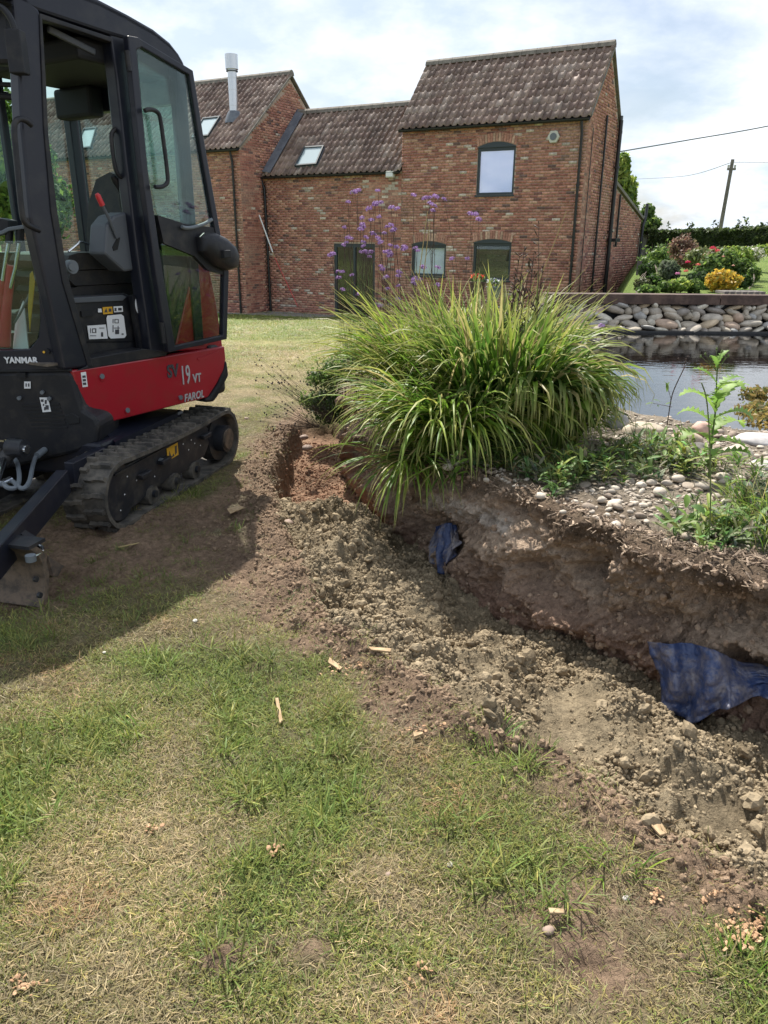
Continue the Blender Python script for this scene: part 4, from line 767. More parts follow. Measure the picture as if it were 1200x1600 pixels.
# front corner: lower pane, panel with lettering, lower cover
fprism('front_panel', [(-190, 548), (0, 548), (46, 546), (60, 528), (63, 500), (58, 430), (66, 432), (84, 500), (104, 579), (-190, 582)], M['navy'], 0, .05)
fprism('lower_window', [(-190, 383), (42, 376), (52, 400), (62, 470), (63, 505), (58, 532), (44, 545), (-190, 547)], M['glass'], .012, .006)
fprism('front_cover', [(-190, 583), (104, 580), (113, 582), (121, 612), (130, 640), (149, 652), (156, 666), (152, 694), (120, 708), (60, 722), (0, 736), (-190, 765)], M['black'], .004, .30, bevel=.02)
fprism('cover_band', [(-190, 579), (110, 577), (111, 581), (-190, 585)], M['dark'], -.004, .02)
for i in range(7): fprism('vent_slot', [(33+i*3, 632+i*6), (92+i*2, 630+i*6), (93+i*2, 633+i*6), (34+i*3, 635+i*6)], M['dark'], -.001, .01, bevel=0)
fprism('tow_recess', [(100, 650), (112, 645), (124, 652), (124, 662), (108, 664)], M['dark'], -.002, .01)
for u, v in ((30, 622), (66, 613), (77, 623)): MB().cyl(FP(u, v, -.006), FNv, .010, .014, 10).build('bolt', M['hose'], ex, True)
MB().cyl(FP(74, 549, -.006), FNv, .014, .012, 12).build('lock', M['dark'], ex, True); MB().cyl(FP(69, 550, -.012), FNv, .006, .01, 10).build('lock_key_mark', M['yellow'], ex, True)
MB().box(FP(34, 586, -.004), FX*.022, FNv*.008, ZU*.012).build('socket', M['dark'], ex)
def sticker(name, fn, px, m, off, parent=None):
    return MB().prism([fn(u, v) for u, v in px], off).build(name, m, parent or ex)
def rect(u0, v0, u1, v1, sh=0): return [(u0, v0), (u1, v0+sh), (u1, v1+sh), (u0, v1)]
sticker('label', lambda u, v: FP(u, v, -.001), rect(38, 596, 48, 607), M['white'], -FNv*.002); sticker('label', lambda u, v: FP(u, v, -.001), [(62, 621), (75, 621), (80, 643), (67, 644)], M['white'], -FNv*.002)
for a in (41, 45): sticker('label_mark', lambda u, v: FP(u, v, -.004), rect(a-1, 599, a+.8, 604), M['ink'], -FNv*.001)
for q in (rect(64, 624, 68, 628), rect(70, 625, 73, 631), rect(67, 631, 69, 634), rect(71, 633, 76, 640), rect(69, 636, 71, 641)): sticker('label_mark', lambda u, v: FP(u, v, -.004), q, M['ink'], -FNv*.001)
def lettering(name, txt, pos, xdir, ydir, size, m, th=.002, off=.0, shear=0, parent=None, squeeze=1):
    cu = bpy.data.curves.new(name, 'FONT'); cu.body = txt; cu.size = size; cu.extrude = th; cu.offset = off; cu.shear = shear; cu.space_character = 1.05
    to = bpy.data.objects.new(name+'_source', cu); col.objects.link(to); dg = bpy.context.evaluated_depsgraph_get(); me = bpy.data.meshes.new_from_object(to.evaluated_get(dg)); bpy.data.objects.remove(to)
    x = Vector(xdir).normalized(); y = Vector(ydir).normalized(); z = x.cross(y); P = Vector(pos); loc = Vector(rootloc(parent or ex))
    for v in me.vertices: v.co = P+x*(v.co.x*squeeze)+y*v.co.y+z*v.co.z-loc
    me.materials.clear(); return link(name, me, m, parent or ex)
p0 = FP(8, 567, -.006); p1 = FP(58, 567, -.006); Wt = np.linalg.norm(p1-p0)
lettering('lettering', 'YANMAR', p0, p1-p0, ZU, Wt/4.05, M['white'], off=.0016, squeeze=.98)
# levers and pedals behind the lower pane
for (a, b_, c, d) in ((15, 358, 14, 380), (32, 358, 31, 380)): MB().tube([FP(a, b_, .16), FP(c, d, .16)], [.020, .018], 10).build('lever_grip', M['black'], ex, True)
for P_ in ([(14, 378), (6, 425), (-4, 500)], [(31, 378), (24, 420), (16, 450)]): MB().tube([FP(u, v, .16) for u, v in P_], .010, 8).build('lever_rod', M['chrome'], ex, True)
for P_ in ([(18, 415), (10, 480), (6, 540)], [(4, 438), (-2, 480), (-6, 540)]): MB().tube([FP(u, v, .17) for u, v in P_], [.022, .024, .034], 10).build('lever_guard', M['redcap'], ex, True)
fprism('pedal_arch', [(-60, 372), (2, 360), (12, 355), (38, 351), (48, 356), (40, 357), (14, 361), (4, 366), (-60, 382)], M['hose'], .13, .05); fprism('side_console', [(-60, 340), (-5, 340), (12, 344), (14, 356), (0, 362), (-60, 380)], M['black'], .30, .1)
MB().prism([FP(20, 545, .2), FP(44, 545, .2), FP(36, 470, .3), (FP(24, 500, .3))], FNv*.01).build('floor_plate', M['white'], ex)
MB().tube(smoothpath([FP(22, 505, .2), FP(34, 485, .2), FP(48, 455, .2), FP(56, 430, .2)]), .006, 6).build('cable', M['hose'], ex)
fprism('inner_floor', [(-190, 560), (60, 545), (60, 520), (-190, 520)], M['dark'], .28, .3); fprism('yellow_strip', [(46, 428), (50, 423), (54, 440), (46, 520), (43, 480)], M['yellow'], .10, .01)
# lower body
MB().prism([XU(.36, .47, .47), XU(-.50, .47, .47), XU(-.60, .2, .47), XU(-.62, -.2, .47), XU(-.52, -.47, .47), XU(.40, -.47, .47)], ZU*.30).build('body', M['black'], ex, False, .02)
sprism('side_panel', [(112, 579), (262, 556), (351, 541), (353, 560), (350, 577), (340, 598), (325, 621), (155, 664), (149, 651), (130, 638), (121, 612)], M['red'], .503, .06, bevel=.008)
sprism('rear_guard', [(355, 563), (358, 587), (340, 621), (334, 628), (322, 629), (322, 622), (328, 621), (342, 600), (351, 578)], M['black'], .512, .10, bevel=.012)
MB().prism([XU(-.46, .50, .80), XU(-.62, .47, .80), XU(-.72, .25, .80), XU(-.75, 0, .80), XU(-.72, -.25, .80), XU(-.60, -.49, .80), XU(-.46, -.5, .80)], -ZU*.32).build('counterweight', M['black'], ex, False, .03)
MB().prism([XU(-.44, .47, .80), XU(-.60, .45, .80), XU(-.69, .25, .80), XU(-.70, -.25, .80), XU(-.58, -.46, .80), XU(-.44, -.47, .80)], ZU*.34).build('engine_hood', M['red'], ex, False, .05)
sprism('hood_side', [(272, 549), (290, 470), (306, 412), (326, 412), (338, 470), (349, 546)], M['red'], .475, .05, bevel=.01); sprism('cab_rear_panel', [(236, 552), (220, 350), (300, 360), (304, 410), (272, 549)], M['black'], .47, .03)
sprism('panel_crease', [(308, 560), (342, 549), (331, 560), (312, 564)], M['red'], .507, .003, bevel=0)
for u, v in ((159, 588), (282, 621), (199, 641)): MB().cyl(SP(u, v, .508), XL, .014, .012, 12).build('bolt', M['hose'], ex, True); MB().cyl(SP(u+1, v+1, .5055), XL, .022, .006, 16).build('washer', M['red'], ex, True)
def sl(u, v): return SP(u, v, .5035)
sticker('label', sl, [(126, 582), (134, 581), (137, 604), (129, 605)], M['white'], XL*.0015)
for i in range(3): sticker('label_mark', lambda u, v: SP(u, v, .506), [(128.5+i*.4, 587+i*5.5), (133.5+i*.4, 586.5+i*5.5), (134+i*.4, 590+i*5.5), (129+i*.4, 590.5+i*5.5)], M['ink'], XL*.001)
def sletter(txt, u0, v0, u1, v1, h, m, off=.0012, shear=0, k=1):
    a = SP(u0, v0, .506); b = SP(u1, v1, .506); L = np.linalg.norm(b-a); n_ = len(txt); lettering('lettering', txt, a, b-a, ZU, h, m, off=off, shear=shear, squeeze=L/(h*k*n_))
sletter('SV', 262, 590, 283, 586, .098, M['ink'], .0035, k=.66); sletter('19', 283, 601, 301, 598, .155, M['silver'], .001, k=.60); sletter('VT', 302, 598, 315, 595.5, .072, M['silver'], .0018, k=.64); sletter('FAROL', 288, 628, 319, 620, .062, M['silver'], .0012, .2, .64)
# door, folded right back along the cab
D = .545
dout = [(200, 55), (216, 58), (302, 110), (322, 235), (346, 370), (358, 425), (355, 530), (264, 551), (244, 430), (222, 270)]
din = [(214, 78), (222, 74), (296, 117), (315, 240), (337, 365), (351, 432), (349, 524), (274, 541), (254, 420), (232, 270)]
door = empty('door', SP(262, 551, D)-A_(rootloc(ex))); door.parent = ex; door['label'] = 'glazed cab door folded back along the side'
MB().ring([SP(u, v, D+.02) for u, v in dout], [SP(u, v, D+.02) for u, v in din], -XL*.04).build('frame', M['navy'], door, False, .006)
sd = lambda name, px, m, b, th=.006: MB().prism([SP(u, v, b) for u, v in px], -XL*th).build(name, m, door)
sd('upper_pane', [(214, 78), (222, 74), (296, 117), (315, 240), (337, 365), (330, 372), (248, 342), (232, 270)], M['glass'], D+.004)
sd('lower_pane', [(252, 375), (300, 393), (322, 415), (351, 428), (349, 524), (274, 541), (258, 440)], M['glass'], D+.004)
sd('waist_panel', [(246, 336), (290, 350), (338, 356), (352, 400), (352, 430), (325, 422), (304, 400), (256, 380)], M['black'], D+.014, .03)
MB().tube(smoothpath([SP(u, v, D+.03) for u, v in ((284, 354), (290, 356), (302, 355), (318, 350), (331, 343))]), .010, 8).build('inner_handle', M['hose'], door, True)
hp = [(303, 368), (312, 361), (328, 361), (345, 369), (361, 384), (368, 400), (367, 420), (350, 425), (334, 418), (318, 404), (306, 392)]
c_ = A_([338, 394]); mb = MB(); layers = [(.92, 0), (.92, .035), (.78, .065), (.5, .08)]; n_ = len(hp); V_ = []
for k_, dd_ in layers: V_ += [SP(c_[0]+(u-c_[0])*k_, c_[1]+(v-c_[1])*k_, D+.015)+XL*dd_ for u, v in hp]
mb.add(V_, [(r*n_+i, r*n_+(i+1) % n_, (r+1)*n_+(i+1) % n_, (r+1)*n_+i) for r in range(3) for i in range(n_)]+[tuple(3*n_+i for i in range(n_))]); mb.build('armrest_housing', M['black'], door, True)
MB().box(SP(352, 397, D+.10), XF*.03, XL*.02, ZU*.022).build('latch', M['dark'], door, False, .005)
MB().tube(smoothpath([SP(u, v, D+.05) for u, v in ((226, 173), (234, 171), (244, 174), (250, 184), (256, 225), (262, 276), (260, 287), (252, 292), (242, 292))], 5), .011, 10).build('grab_handle', M['black'], door, True)
for u, v in ((199, 95), (253, 520)): MB().tube([SP(u-1, v-16, D+.03), SP(u+3, v+16, D+.03)], .013, 10).build('hinge', M['black'], door, True)
MB().tube(smoothpath([SP(u, v, .56) for u, v in ((50, 196), (40, 188), (28, 187), (22, 200), (25, 240), (34, 330), (40, 348), (50, 355), (62, 360))], 5), .013, 10).build('grab_handle', M['black'], ex, True)
MB().tube(smoothpath([SP(u, v, .44) for u, v in ((198, 203), (188, 199), (178, 204), (174, 216), (180, 262), (188, 276), (200, 277))], 5), .011, 10).build('grab_handle', M['black'], ex, True)
# seat and controls
def loft(name, rings, m, parent=None):
    n_ = len(rings[0]); V_ = [p for r in rings for p in r]; return MB().add(V_, [(r*n_+i, r*n_+(i+1) % n_, (r+1)*n_+(i+1) % n_, (r+1)*n_+i) for r in range(len(rings)-1) for i in range(n_)]+[tuple(range(n_))[::-1], tuple((len(rings)-1)*n_+i for i in range(n_))]).build(name, m, parent or ex, True)
prof = [(-.20, 1.30), (-.235, 1.42), (-.21, 1.60), (-.13, 1.73), (0, 1.765), (.13, 1.73), (.21, 1.60), (.235, 1.42), (.20, 1.30)]
loft('seat_back', [[XU(-.30+k*.09+ (z-1.3)*-.12, .0+b*(1-abs(k-.5)*.16), z) for b, z in prof] for k in (0, .25, .75, 1)], M['seat'])
for i, (z, hgt, wd) in enumerate(((1.285, .045, .25), (1.20, .04, .245), (1.125, .035, .235), (1.055, .03, .22))):
    pr = [(.28, 0), (.26, .7), (.2, 1), (-.2, 1), (-.26, .6), (-.28, 0), (-.24, -.9), (.24, -.9)]; loft('seat_cushion' if i == 0 else 'suspension_bellows', [[XU(.02+a*.92, b, z+h_*hgt) for a, h_ in pr] for b in (-wd, -wd*.96, wd*.96, wd)], M['seat'])
MB().cyl(SP(111, 417, .37), XL, .034, .03, 20).build('weight_dial', M['hose'], ex, True); MB().cyl(SP(111, 417, .385), XL, .019, .02, 16).build('dial_knob', M['hose'], ex, True)
MB().tube(smoothpath([SP(u, v, .28) for u, v in ((107, 393), (118, 384), (125, 378), (132, 379), (142, 382), (147, 374))]), .006, 6).build('latch_bar', M['chrome'], ex)
MB().box(XU(.02, .0, .90), XF*.36, XL*.37, ZU*.115).build('seat_box', M['black'], ex, False, .02)
def SB(u, v): return SP(u, v, .375)
MB().prism([SB(u, v) for u, v in ((102, 466), (118, 462), (195, 458), (204, 462), (214, 530), (206, 536), (130, 537), (106, 500))], -XL*.03).build('battery_cover', M['black'], ex, False, .012)
MB().prism([SP(u, v, .385) for u, v in ((104, 466), (192, 461), (198, 464), (192, 470), (108, 474))], -XL*.02).build('cover_lip', M['grey'], ex, False, .003)
MB().prism([SP(u, v, .384) for u, v in ((127, 486), (144, 485), (146, 494), (128, 495))], -XL*.01).build('cover_handle', M['dark'], ex)
def SK(u, v): return SP(u, v, .380)
for q, m_ in (([(158, 482), (159, 488), (153, 488), (153, 482)][::-1], 'white'), ([(160, 480), (175, 479), (176, 490), (161, 491)], 'yellow'), ([(177, 479), (191, 478), (192, 487), (178, 488)], 'white'), ([(136, 509), (165, 507), (168, 529), (139, 530)], 'white'), ([(168, 493), (189, 491), (193, 494), (197, 524), (194, 528), (173, 529), (169, 525), (166, 497)], 'white')): sticker('label', SK, q, M[m_], XL*.002)
SKI = lambda u, v: SP(u, v, .3835)
for q in ([(163, 488), (166, 481.5), (168, 488)], rect(170, 482, 174, 487), rect(179, 481, 182, 486), rect(184.5, 481, 190, 485), rect(141, 513, 142, 520), rect(144, 513, 150, 514.2), rect(144, 519, 150, 520), rect(149, 513, 150.4, 520), rect(144, 513, 145, 520), rect(155, 512, 163, 513), rect(158, 519, 161, 526), rect(141, 524, 150, 525), rect(176, 498.5, 177.2, 505), rect(179, 498.5, 185, 499.5), rect(179, 504, 185, 505), rect(179, 498.5, 180, 505), rect(184.4, 499, 185.4, 505), rect(176, 508, 177.2, 519), rect(178, 512, 187, 513), rect(180, 515, 186, 522), rect(184, 509, 185, 516), rect(190, 521, 193, 523)): sticker('label_mark', SKI, q, M['ink'], XL*.001)
cc = SP(216, 477, .43); MB().prism([cc+XF*.022*math.cos(a)+ZU*.045*math.sin(a) for a in np.linspace(0, 2*math.pi, 21)[:-1]], XL*.002).build('oval_label', M['white'], ex)
MB().prism([cc+XL*.003+XF*.008*math.cos(a)*-1+ZU*.02*math.sin(a) for a in np.linspace(0, 4.7, 10)], XL*.001).build('label_mark', M['ink'], ex)
MB().prism([SP(206, 462, .428), SP(234, 458, .428), SP(240, 548, .428), SP(219, 548, .428)], -XL*.03).build('side_plate', M['black'], ex)
MB().prism([XU(.62, .46, .80), XU(-.1, .46, .80), XU(-.1, -.46, .80), XU(.66, -.46, .80)], ZU*.012).build('floor_mat', M['mat'], ex)
sprism('arm_console', [(178, 337), (198, 331), (210, 345), (219, 415), (218, 421), (195, 425), (163, 397), (166, 352)], M['grey'], .44, .13, bevel=.012); sprism('lever_slot', [(184, 371), (188, 371), (184, 390), (178, 392), (176, 386)], M['dark'], .444, .01, bevel=0)
MB().tube([SP(u, v, .39) for u, v in ((205, 334), (196, 322), (192, 312), (190, 303))], [.034, .030, .022, .016], 12).build('joystick_boot', M['dark'], ex, True)
MB().tube([SP(u, v, .39) for u, v in ((196, 312), (186, 292), (180, 281), (176, 275))], [.013, .016, .020, .014], 12).build('joystick', M['black'], ex, True)
MB().tube([SP(u, v, .45) for u, v in ((183, 372), (172, 345), (159, 319))], .009, 8).build('safety_lever', M['grey'], ex, True); MB().tube([SP(u, v, .45) for u, v in ((160, 321), (153, 306), (151, 303))], [.014, .014, .010], 10).build('lever_cap', M['redcap'], ex, True)
MB().tube([XU(-.06, -.32, 1.35), XU(-.02, -.32, 1.5), XU(0, -.32, 1.56)], [.03, .014, .02], 10).build('joystick', M['black'], ex, True); MB().box(XU(-.05, -.33, 1.15), XF*.2, XL*.06, ZU*.18).build('arm_console', M['black'], ex, False, .02)
# lamp bracket and hose at the upper front corner
MB().tube(smoothpath([FP(u, v, -.10) for u, v in ((-25, 6), (2, 12), (18, 32), (27, 60), (32, 95))]), .014, 8).build('lamp_hose', M['black'], ex, True); MB().box(FP(27, 82, -.09), FX*.035, FNv*.03, ZU*.085).build('hose_bracket', M['black'], ex, False, .006)
MB().box(FP(15, 40, .1), FX*.10, FNv*.04, ZU*.16).build('corner_bracket', M['navy'], ex, False, .02); bar('front_header', XU(.60, .46, 2.35), XU(.60, -.46, 2.38), .05, .10); 
MB().tube([FP(-90, 127, .3), FP(24, 133, .3)], .012, 8).build('blind_rail', M['dark'], ex); MB().tube([FP(-90, 142, .3), FP(26, 152, .3)], .016, 8).build('blind_rail', M['dark'], ex)
MB().tube(smoothpath([SP(100, -6, .3)+ZU*.02, SP(120, -1, .3)+ZU*.02, SP(142, 13, .3)+ZU*.02]), .004, 6).build('aerial', M['dark'], ex)
# undercarriage
TA = atz(190, 832, 0); TB = atz(368, 722, 0); TD = (TB-TA)/np.linalg.norm(TB-TA); TN = A_([TD[1], -TD[0], 0]); TW = .24
def TP(t, o_, z): return TA+TD*t+TN*o_+ZU*z              # along the track, outwards, up
def track_profile(off=0, n=104):
    F_, Rr = (.07, .18), (1.265, .19); r1, r2 = .178+off, .180+off; P = []
    for a in np.linspace(math.pi*1.5, math.pi*.5, 15): P.append((F_[0]+r1*math.cos(a), F_[1]+r1*math.sin(a)))
    for t in np.linspace(0, 1, 24)[1:-1]: P.append((F_[0]+t*(Rr[0]-F_[0]), .358+off+.012*t-.016*math.sin(math.pi*t)))
    for a in np.linspace(math.pi*.5, -math.pi*.5, 15): P.append((Rr[0]+r2*math.cos(a), Rr[1]+r2*math.sin(a)))
    for t in np.linspace(0, 1, 24)[1:-1]: P.append((Rr[0]+t*(F_[0]-Rr[0]), .006-off))
    P = A_(P); d = np.r_[0, np.cumsum(np.linalg.norm(np.diff(np.vstack([P, P[:1]]), axis=0), axis=1))]; s = np.linspace(0, d[-1], n+1)[:-1]; Q = np.vstack([P, P[:1]])
    return np.stack([np.interp(s, d, Q[:, 0]), np.interp(s, d, Q[:, 1])], 1)
PC_ = track_profile(0, 88)
lugm = MB(); lugm.add([(-.5, -.5, 0), (-.12, -.5, 0), (.0, -.28, 0), (.5, -.28, 0), (.5, .5, 0), (0, .5, 0), (-.12, .28, 0), (-.5, .28, 0)]+[(-.5, -.38, 1), (-.12, -.38, 1), (.0, -.17, 1), (.46, -.17, 1), (.46, .38, 1), (0, .38, 1), (-.12, .16, 1), (-.5, .16, 1)],
    [(8, 9, 10, 11, 12, 13, 14, 15)]+[(i, (i+1) % 8, (i+1) % 8+8, i+8) for i in range(8)])
lug_me = lugm.mesh('lug'); lug_me.materials.append(M['rubber'])
def build_track(o0, o1, outer, s_):
    root_ = empty('track', TP(.6, (o0+o1)/2, 0)-A_(rootloc(ex))); root_.parent = ex; n_ = len(PC_); inn = track_profile(-.022, 88); loc = A_(rootloc(root_)); nl = 88
    V_ = [TP(t, o0, z) for t, z in PC_]+[TP(t, o1, z) for t, z in PC_]+[TP(t, o0, z) for t, z in inn]+[TP(t, o1, z) for t, z in inn]; F_ = []
    for i in range(n_):
        j = (i+1) % n_; F_ += [(i, j, n_+j, n_+i), (2*n_+i, 3*n_+i, 3*n_+j, 2*n_+j), (i, 2*n_+i, 2*n_+j, j), (n_+i, n_+j, 3*n_+j, 3*n_+i)]
    MB().add(V_, F_).build('belt', M['rubber'], root_, True)
    for side in (0, 1):
        for k in range(0, 88, 2):
            i = (k+side) % 88; p = PC_[i]; q = PC_[(i+1) % 88]; pr = PC_[i-1]; tg = (q-pr)/np.linalg.norm(q-pr); nm = A_([-tg[1], tg[0]]); 
            cxy = A_([.66, .18]); 
            if np.dot(nm, p-cxy) < 0: nm = -nm
            if p[1] < .02 and .1 < p[0] < 1.2: h_ = .012
            else: h_ = .020
            a = o0+(o1-o0)*(.025 if side else .975); b = (o0+o1)/2; mid = (a+b)/2; wX = abs(a-b)*.98; X = TN*(1 if side == 0 else -1); Y = TD*tg[0]+ZU*tg[1]; Zv = TD*nm[0]+ZU*nm[1]
            if np.dot(np.cross(X, Y), Zv) < 0: Y = -Y
            o = bpy.data.objects.new('lug', lug_me); col.objects.link(o); o.parent = root_; c = TP(p[0], mid, p[1])-loc
            Mt = Matrix(((X[0]*wX, Y[0]*.034, Zv[0]*h_, c[0]), (X[1]*wX, Y[1]*.034, Zv[1]*h_, c[1]), (X[2]*wX, Y[2]*.034, Zv[2]*h_, c[2]), (0, 0, 0, 1))); o.matrix_local = Mt
    oo = outer-s_*.045; fz = [(.06, .285), (.14, .30), (1.06, .315), (1.10, .29), (1.10, .19), (1.02, .125), (.86, .125), (.80, .10), (.66, .10), (.60, .125), (.50, .10), (.36, .10), (.30, .075), (.10, .06), (.065, .075)]
    MB().prism([TP(t, oo, z) for t, z in fz], -TN*s_*.13).build('side_frame', M['frame'], root_, False, .006); MB().prism([TP(t, oo, z) for t, z in ((.05, .29), (1.10, .322), (1.10, .312), (.05, .28))], TN*s_*.012).build('top_flange', M['frame'], root_)
    for t in (.38, .63, .88): MB().cyl(TP(t, oo-s_*.02, .075), TN, .055, .07, 18).build('roller', M['rubber'], root_, True); MB().cyl(TP(t, oo+s_*.018, .085), TN, .02, .03, 12).build('roller_bolt', M['frame'], root_, True)
    MB().cyl(TP(.09, oo-s_*.05, .18), TN, .145, .10, 26).build('idler', M['frame'], root_, True); MB().cyl(TP(1.265, oo-s_*.05, .19), TN, .150, .08, 26).build('sprocket', M['frame'], root_, True)
    MB().cyl(TP(1.25, oo+s_*.01, .19), TN, .085, .09, 24).build('drive_motor', M['frame'], root_, True); MB().cyl(TP(1.25, oo+s_*.06, .19), TN, .065, .012, 24).build('motor_cap', M['muddy'], root_, True)
    return root_, oo
tr_, oo_ = build_track(-TW, 0, 0, 1); build_track(-.98, -.98+TW, -.98, -1)
tr2 = lambda t, z, e=.003: TP(t, oo_+e, z)
for t, z in ((.30, .225), (.52, .245), (1.02, .27)):
    st = MB().prism([tr2(t-.05, z), tr2(t+.06, z+.004), tr2(t+.05, z-.022), tr2(t-.04, z-.026)], TN*.03).build('step_bracket', M['frame'], tr_, False, .004)
MB().cyl(tr2(.50, .235, .008), TN, .02, .016, 12).build('grease_cover', M['hose'], tr_, True)
MB().prism([tr2(.575, .29), tr2(.70, .295), tr2(.70, .222), tr2(.575, .217)], TN*.002).build('label', M['yellow'], tr_)
for q in ([(.59, .23), (.60, .27), (.615, .235)], [(.62, .225), (.64, .245), (.65, .228)], [(.66, .23), (.665, .28), (.685, .282), (.68, .24)]): MB().prism([tr2(t, z, .0055) for t, z in q], TN*.001).build('label_mark', M['ink'], tr_)
for (t, z) in ((.12, .16), (.16, .245), (.86, .27), (.07, .09), (.82, .22), (.90, .24), (.97, .21), (.76, .27), (.24, .20), (.42, .17)): MB().prism([tr2(t, z), tr2(t+.006, z+.004), tr2(t+.012, z-.002), tr2(t+.003, z-.005)], TN*.001).build('paint_chip', M['white'], tr_)
MB().cyl(XU(0, 0, .42), ZU, .30, .11, 30).build('slew_ring', M['frame'], ex, True)
MB().prism([TP(.20, -.20, .40), TP(1.1, -.20, .40), TP(1.1, -.78, .40), TP(.20, -.78, .40)], -ZU*.19).build('car_body', M['navy'], ex, False, .02)
MB().prism([TP(.30, -.18, .355), TP(.98, -.18, .375), TP(.86, -.34, .40), TP(.40, -.34, .40)], ZU*.03).build('car_body_wing', M['navy'], ex)
# dozer blade with its arms
bl = empty('dozer_blade', TP(-.8, -.5, 0)-A_(rootloc(ex))); bl.parent = ex; b0 = atz(65, 950, .0); bt = float((b0-TA) @ TD); bo = float((b0-TA) @ TN)
prof = [(.0, 0), (.03, .05), (.045, .11), (.045, .17), (.025, .22), (-.01, .255), (-.02, .26), (.02, .262), (.065, .22), (.075, .12), (.05, .03), (.025, -.0)]
MB().prism([TP(bt+a, bo, z) for a, z in prof], -TN*1.0).build('blade_plate', M['muddy'], bl, False, .003)
MB().prism([TP(bt-.02, bo, .258), TP(bt+.08, bo, .258), TP(bt+.08, bo-1.0, .258), TP(bt-.02, bo-1.0, .258)], ZU*.014).build('top_lip', M['frame'], bl)
def beam(name, p, q, w_, h_, m='navy', par=None): 
    p = A_(p); q = A_(q); d = (q-p); s = np.cross(d, ZU); s = s/np.linalg.norm(s); t = np.cross(s, d); t = t/np.linalg.norm(t); return MB().box((p+q)/2, d/2, s*w_/2, t*h_/2).build(name, M[m], par or bl, False, .005)
pa = atz(100, 752, .30); pb = atz(0, 868, .235); pb = pb+(pb-pa)*.12; beam('arm', pa, pb, .055, .12); beam('arm', pa-TN*.42, pb-TN*.34, .055, .12); beam('arm_bracket', pa+TD*.05, pa+TD*.35+TN*-.02, .05, .16)
pc = atz(52, 845, .25); pd = atz(60, 868, .18)
MB().prism([atz(35, 825, .27), atz(62, 842, .25), atz(57, 850, .25), atz(30, 832, .27)], -ZU*.012).build('folding_plate', M['frame'], bl)
MB().prism([atz(36, 838, .25), atz(60, 842, .24), atz(68, 868, .17), atz(70, 895, .12), atz(44, 880, .16)], -ZU*.02).build('extension_plate', M['frame'], bl)
MB().tube(smoothpath([atz(u, v, .22) for u, v in ((42, 866), (60, 851), (67, 860), (50, 872), (44, 876))]), .006, 6).build('retaining_ring', M['chrome'], bl, True); MB().cyl(atz(48, 872, .24), ZU, .02, .025, 14).build('pivot_pin', M['hose'], bl, True)
MB().prism([atz(74, 868, .10), atz(106, 888, .0), atz(84, 900, .0), atz(72, 888, .04)], -ZU*.012).build('end_blade', M['muddy'], bl)
for k in ((56, 905, .12), (62, 930, .08)): MB().cyl(atz(*k), TN, .012, .012, 10).build('bolt', M['frame'], bl, True)
# blade cylinder, hoses
hy = empty('blade_cylinder', atz(5, 730, .35)-A_(rootloc(ex))); hy.parent = ex; hz = .36
MB().tube([atz(22, 700, .42), atz(2, 722, .36)], .035, 14).build('barrel', M['frame'], hy, True); MB().tube([atz(6, 716, .38), atz(-18, 790, .28)], .018, 12).build('piston_rod', M['chrome'], hy, True)
MB().cyl(atz(27, 700, .43), TN, .045, .09, 20).build('eye', M['frame'], hy, True); MB().cyl(atz(28, 701, .43), TN, .022, .11, 16).build('pin', M['chrome'], hy, True)
for i, P_ in enumerate([[(2, 757), (18, 752), (28, 760), (37, 763), (46, 752), (52, 725), (60, 708), (80, 695)], [(5, 755), (12, 762), (24, 762), (30, 750), (28, 728), (24, 718)]]): MB().tube(smoothpath([atz(u, v, .33) for u, v in P_]), .011, 8).build('hydraulic_hose', M['hose'], hy, True)
MB().tube([atz(3, 756, .33), atz(16, 750, .33)], .018, 10).build('hose_fitting', M['chrome'], hy, True); MB().tube([atz(58, 712, .34), atz(76, 698, .36)], .017, 10).build('hose_fitting', M['hose'], hy, True)
# chain like silver edge under the cover
for u in (2, 11, 21): MB().box(FP(u, 683-(u*.12), -.01)-ZU*.02, FX*.012, FNv*.006, ZU*.005).build('cover_clip', M['chrome'], ex)
# boom and arm, out to the left of the picture
bm_ = empty('boom', XU(.75, -.15, .5)-A_(rootloc(ex))); bm_.parent = ex
MB().box(XU(.78, -.15, .55), XF*.12, XL*.10, ZU*.22).build('swing_post', M['navy'], bm_, False, .02)
def yb(name, pts, w_, hs):
    mb = MB(); P = [XU(a, -.15, z) for a, z in pts]; V_ = []
    for i, p in enumerate(P):
        t = P[min(i+1, len(P)-1)]-P[max(i-1, 0)]; t /= np.linalg.norm(t); nn_ = np.cross(t, XL); V_ += [p+XL*w_/2+nn_*hs[i]/2, p-XL*w_/2+nn_*hs[i]/2, p-XL*w_/2-nn_*hs[i]/2, p+XL*w_/2-nn_*hs[i]/2]
    mb.add(V_, [(4*i+k, 4*i+(k+1) % 4, 4*i+4+(k+1) % 4, 4*i+4+k) for i in range(len(P)-1) for k in range(4)]+[(3, 2, 1, 0), tuple(4*(len(P)-1)+k for k in range(4))]); return mb.build(name, M['navy'], bm_, False, .006)
yb('lower_boom', [(.85, .60), (1.15, 1.1), (1.45, 1.45), (1.9, 1.55), (2.25, 1.4)], .12, [.16, .2, .22, .16, .10]); yb('dipper_arm', [(2.15, 1.55), (2.2, 1.2), (2.05, .45)], .10, [.16, .16, .08]); MB().tube([XU(.95, -.15, .5), XU(1.5, -.15, 1.1)], .035, 12).build('boom_ram', M['chrome'], bm_, True)
MB().prism([XU(a, -.38, z) for a, z in ((2.05, .45), (1.85, .42), (1.66, .25), (1.68, .08), (1.82, .0), (2.0, .05), (2.12, .25))], XL*.45).build('bucket', M['muddy'], bm_, False, .01)
# excavator shade-side rear mirror is not modelled: none is seen

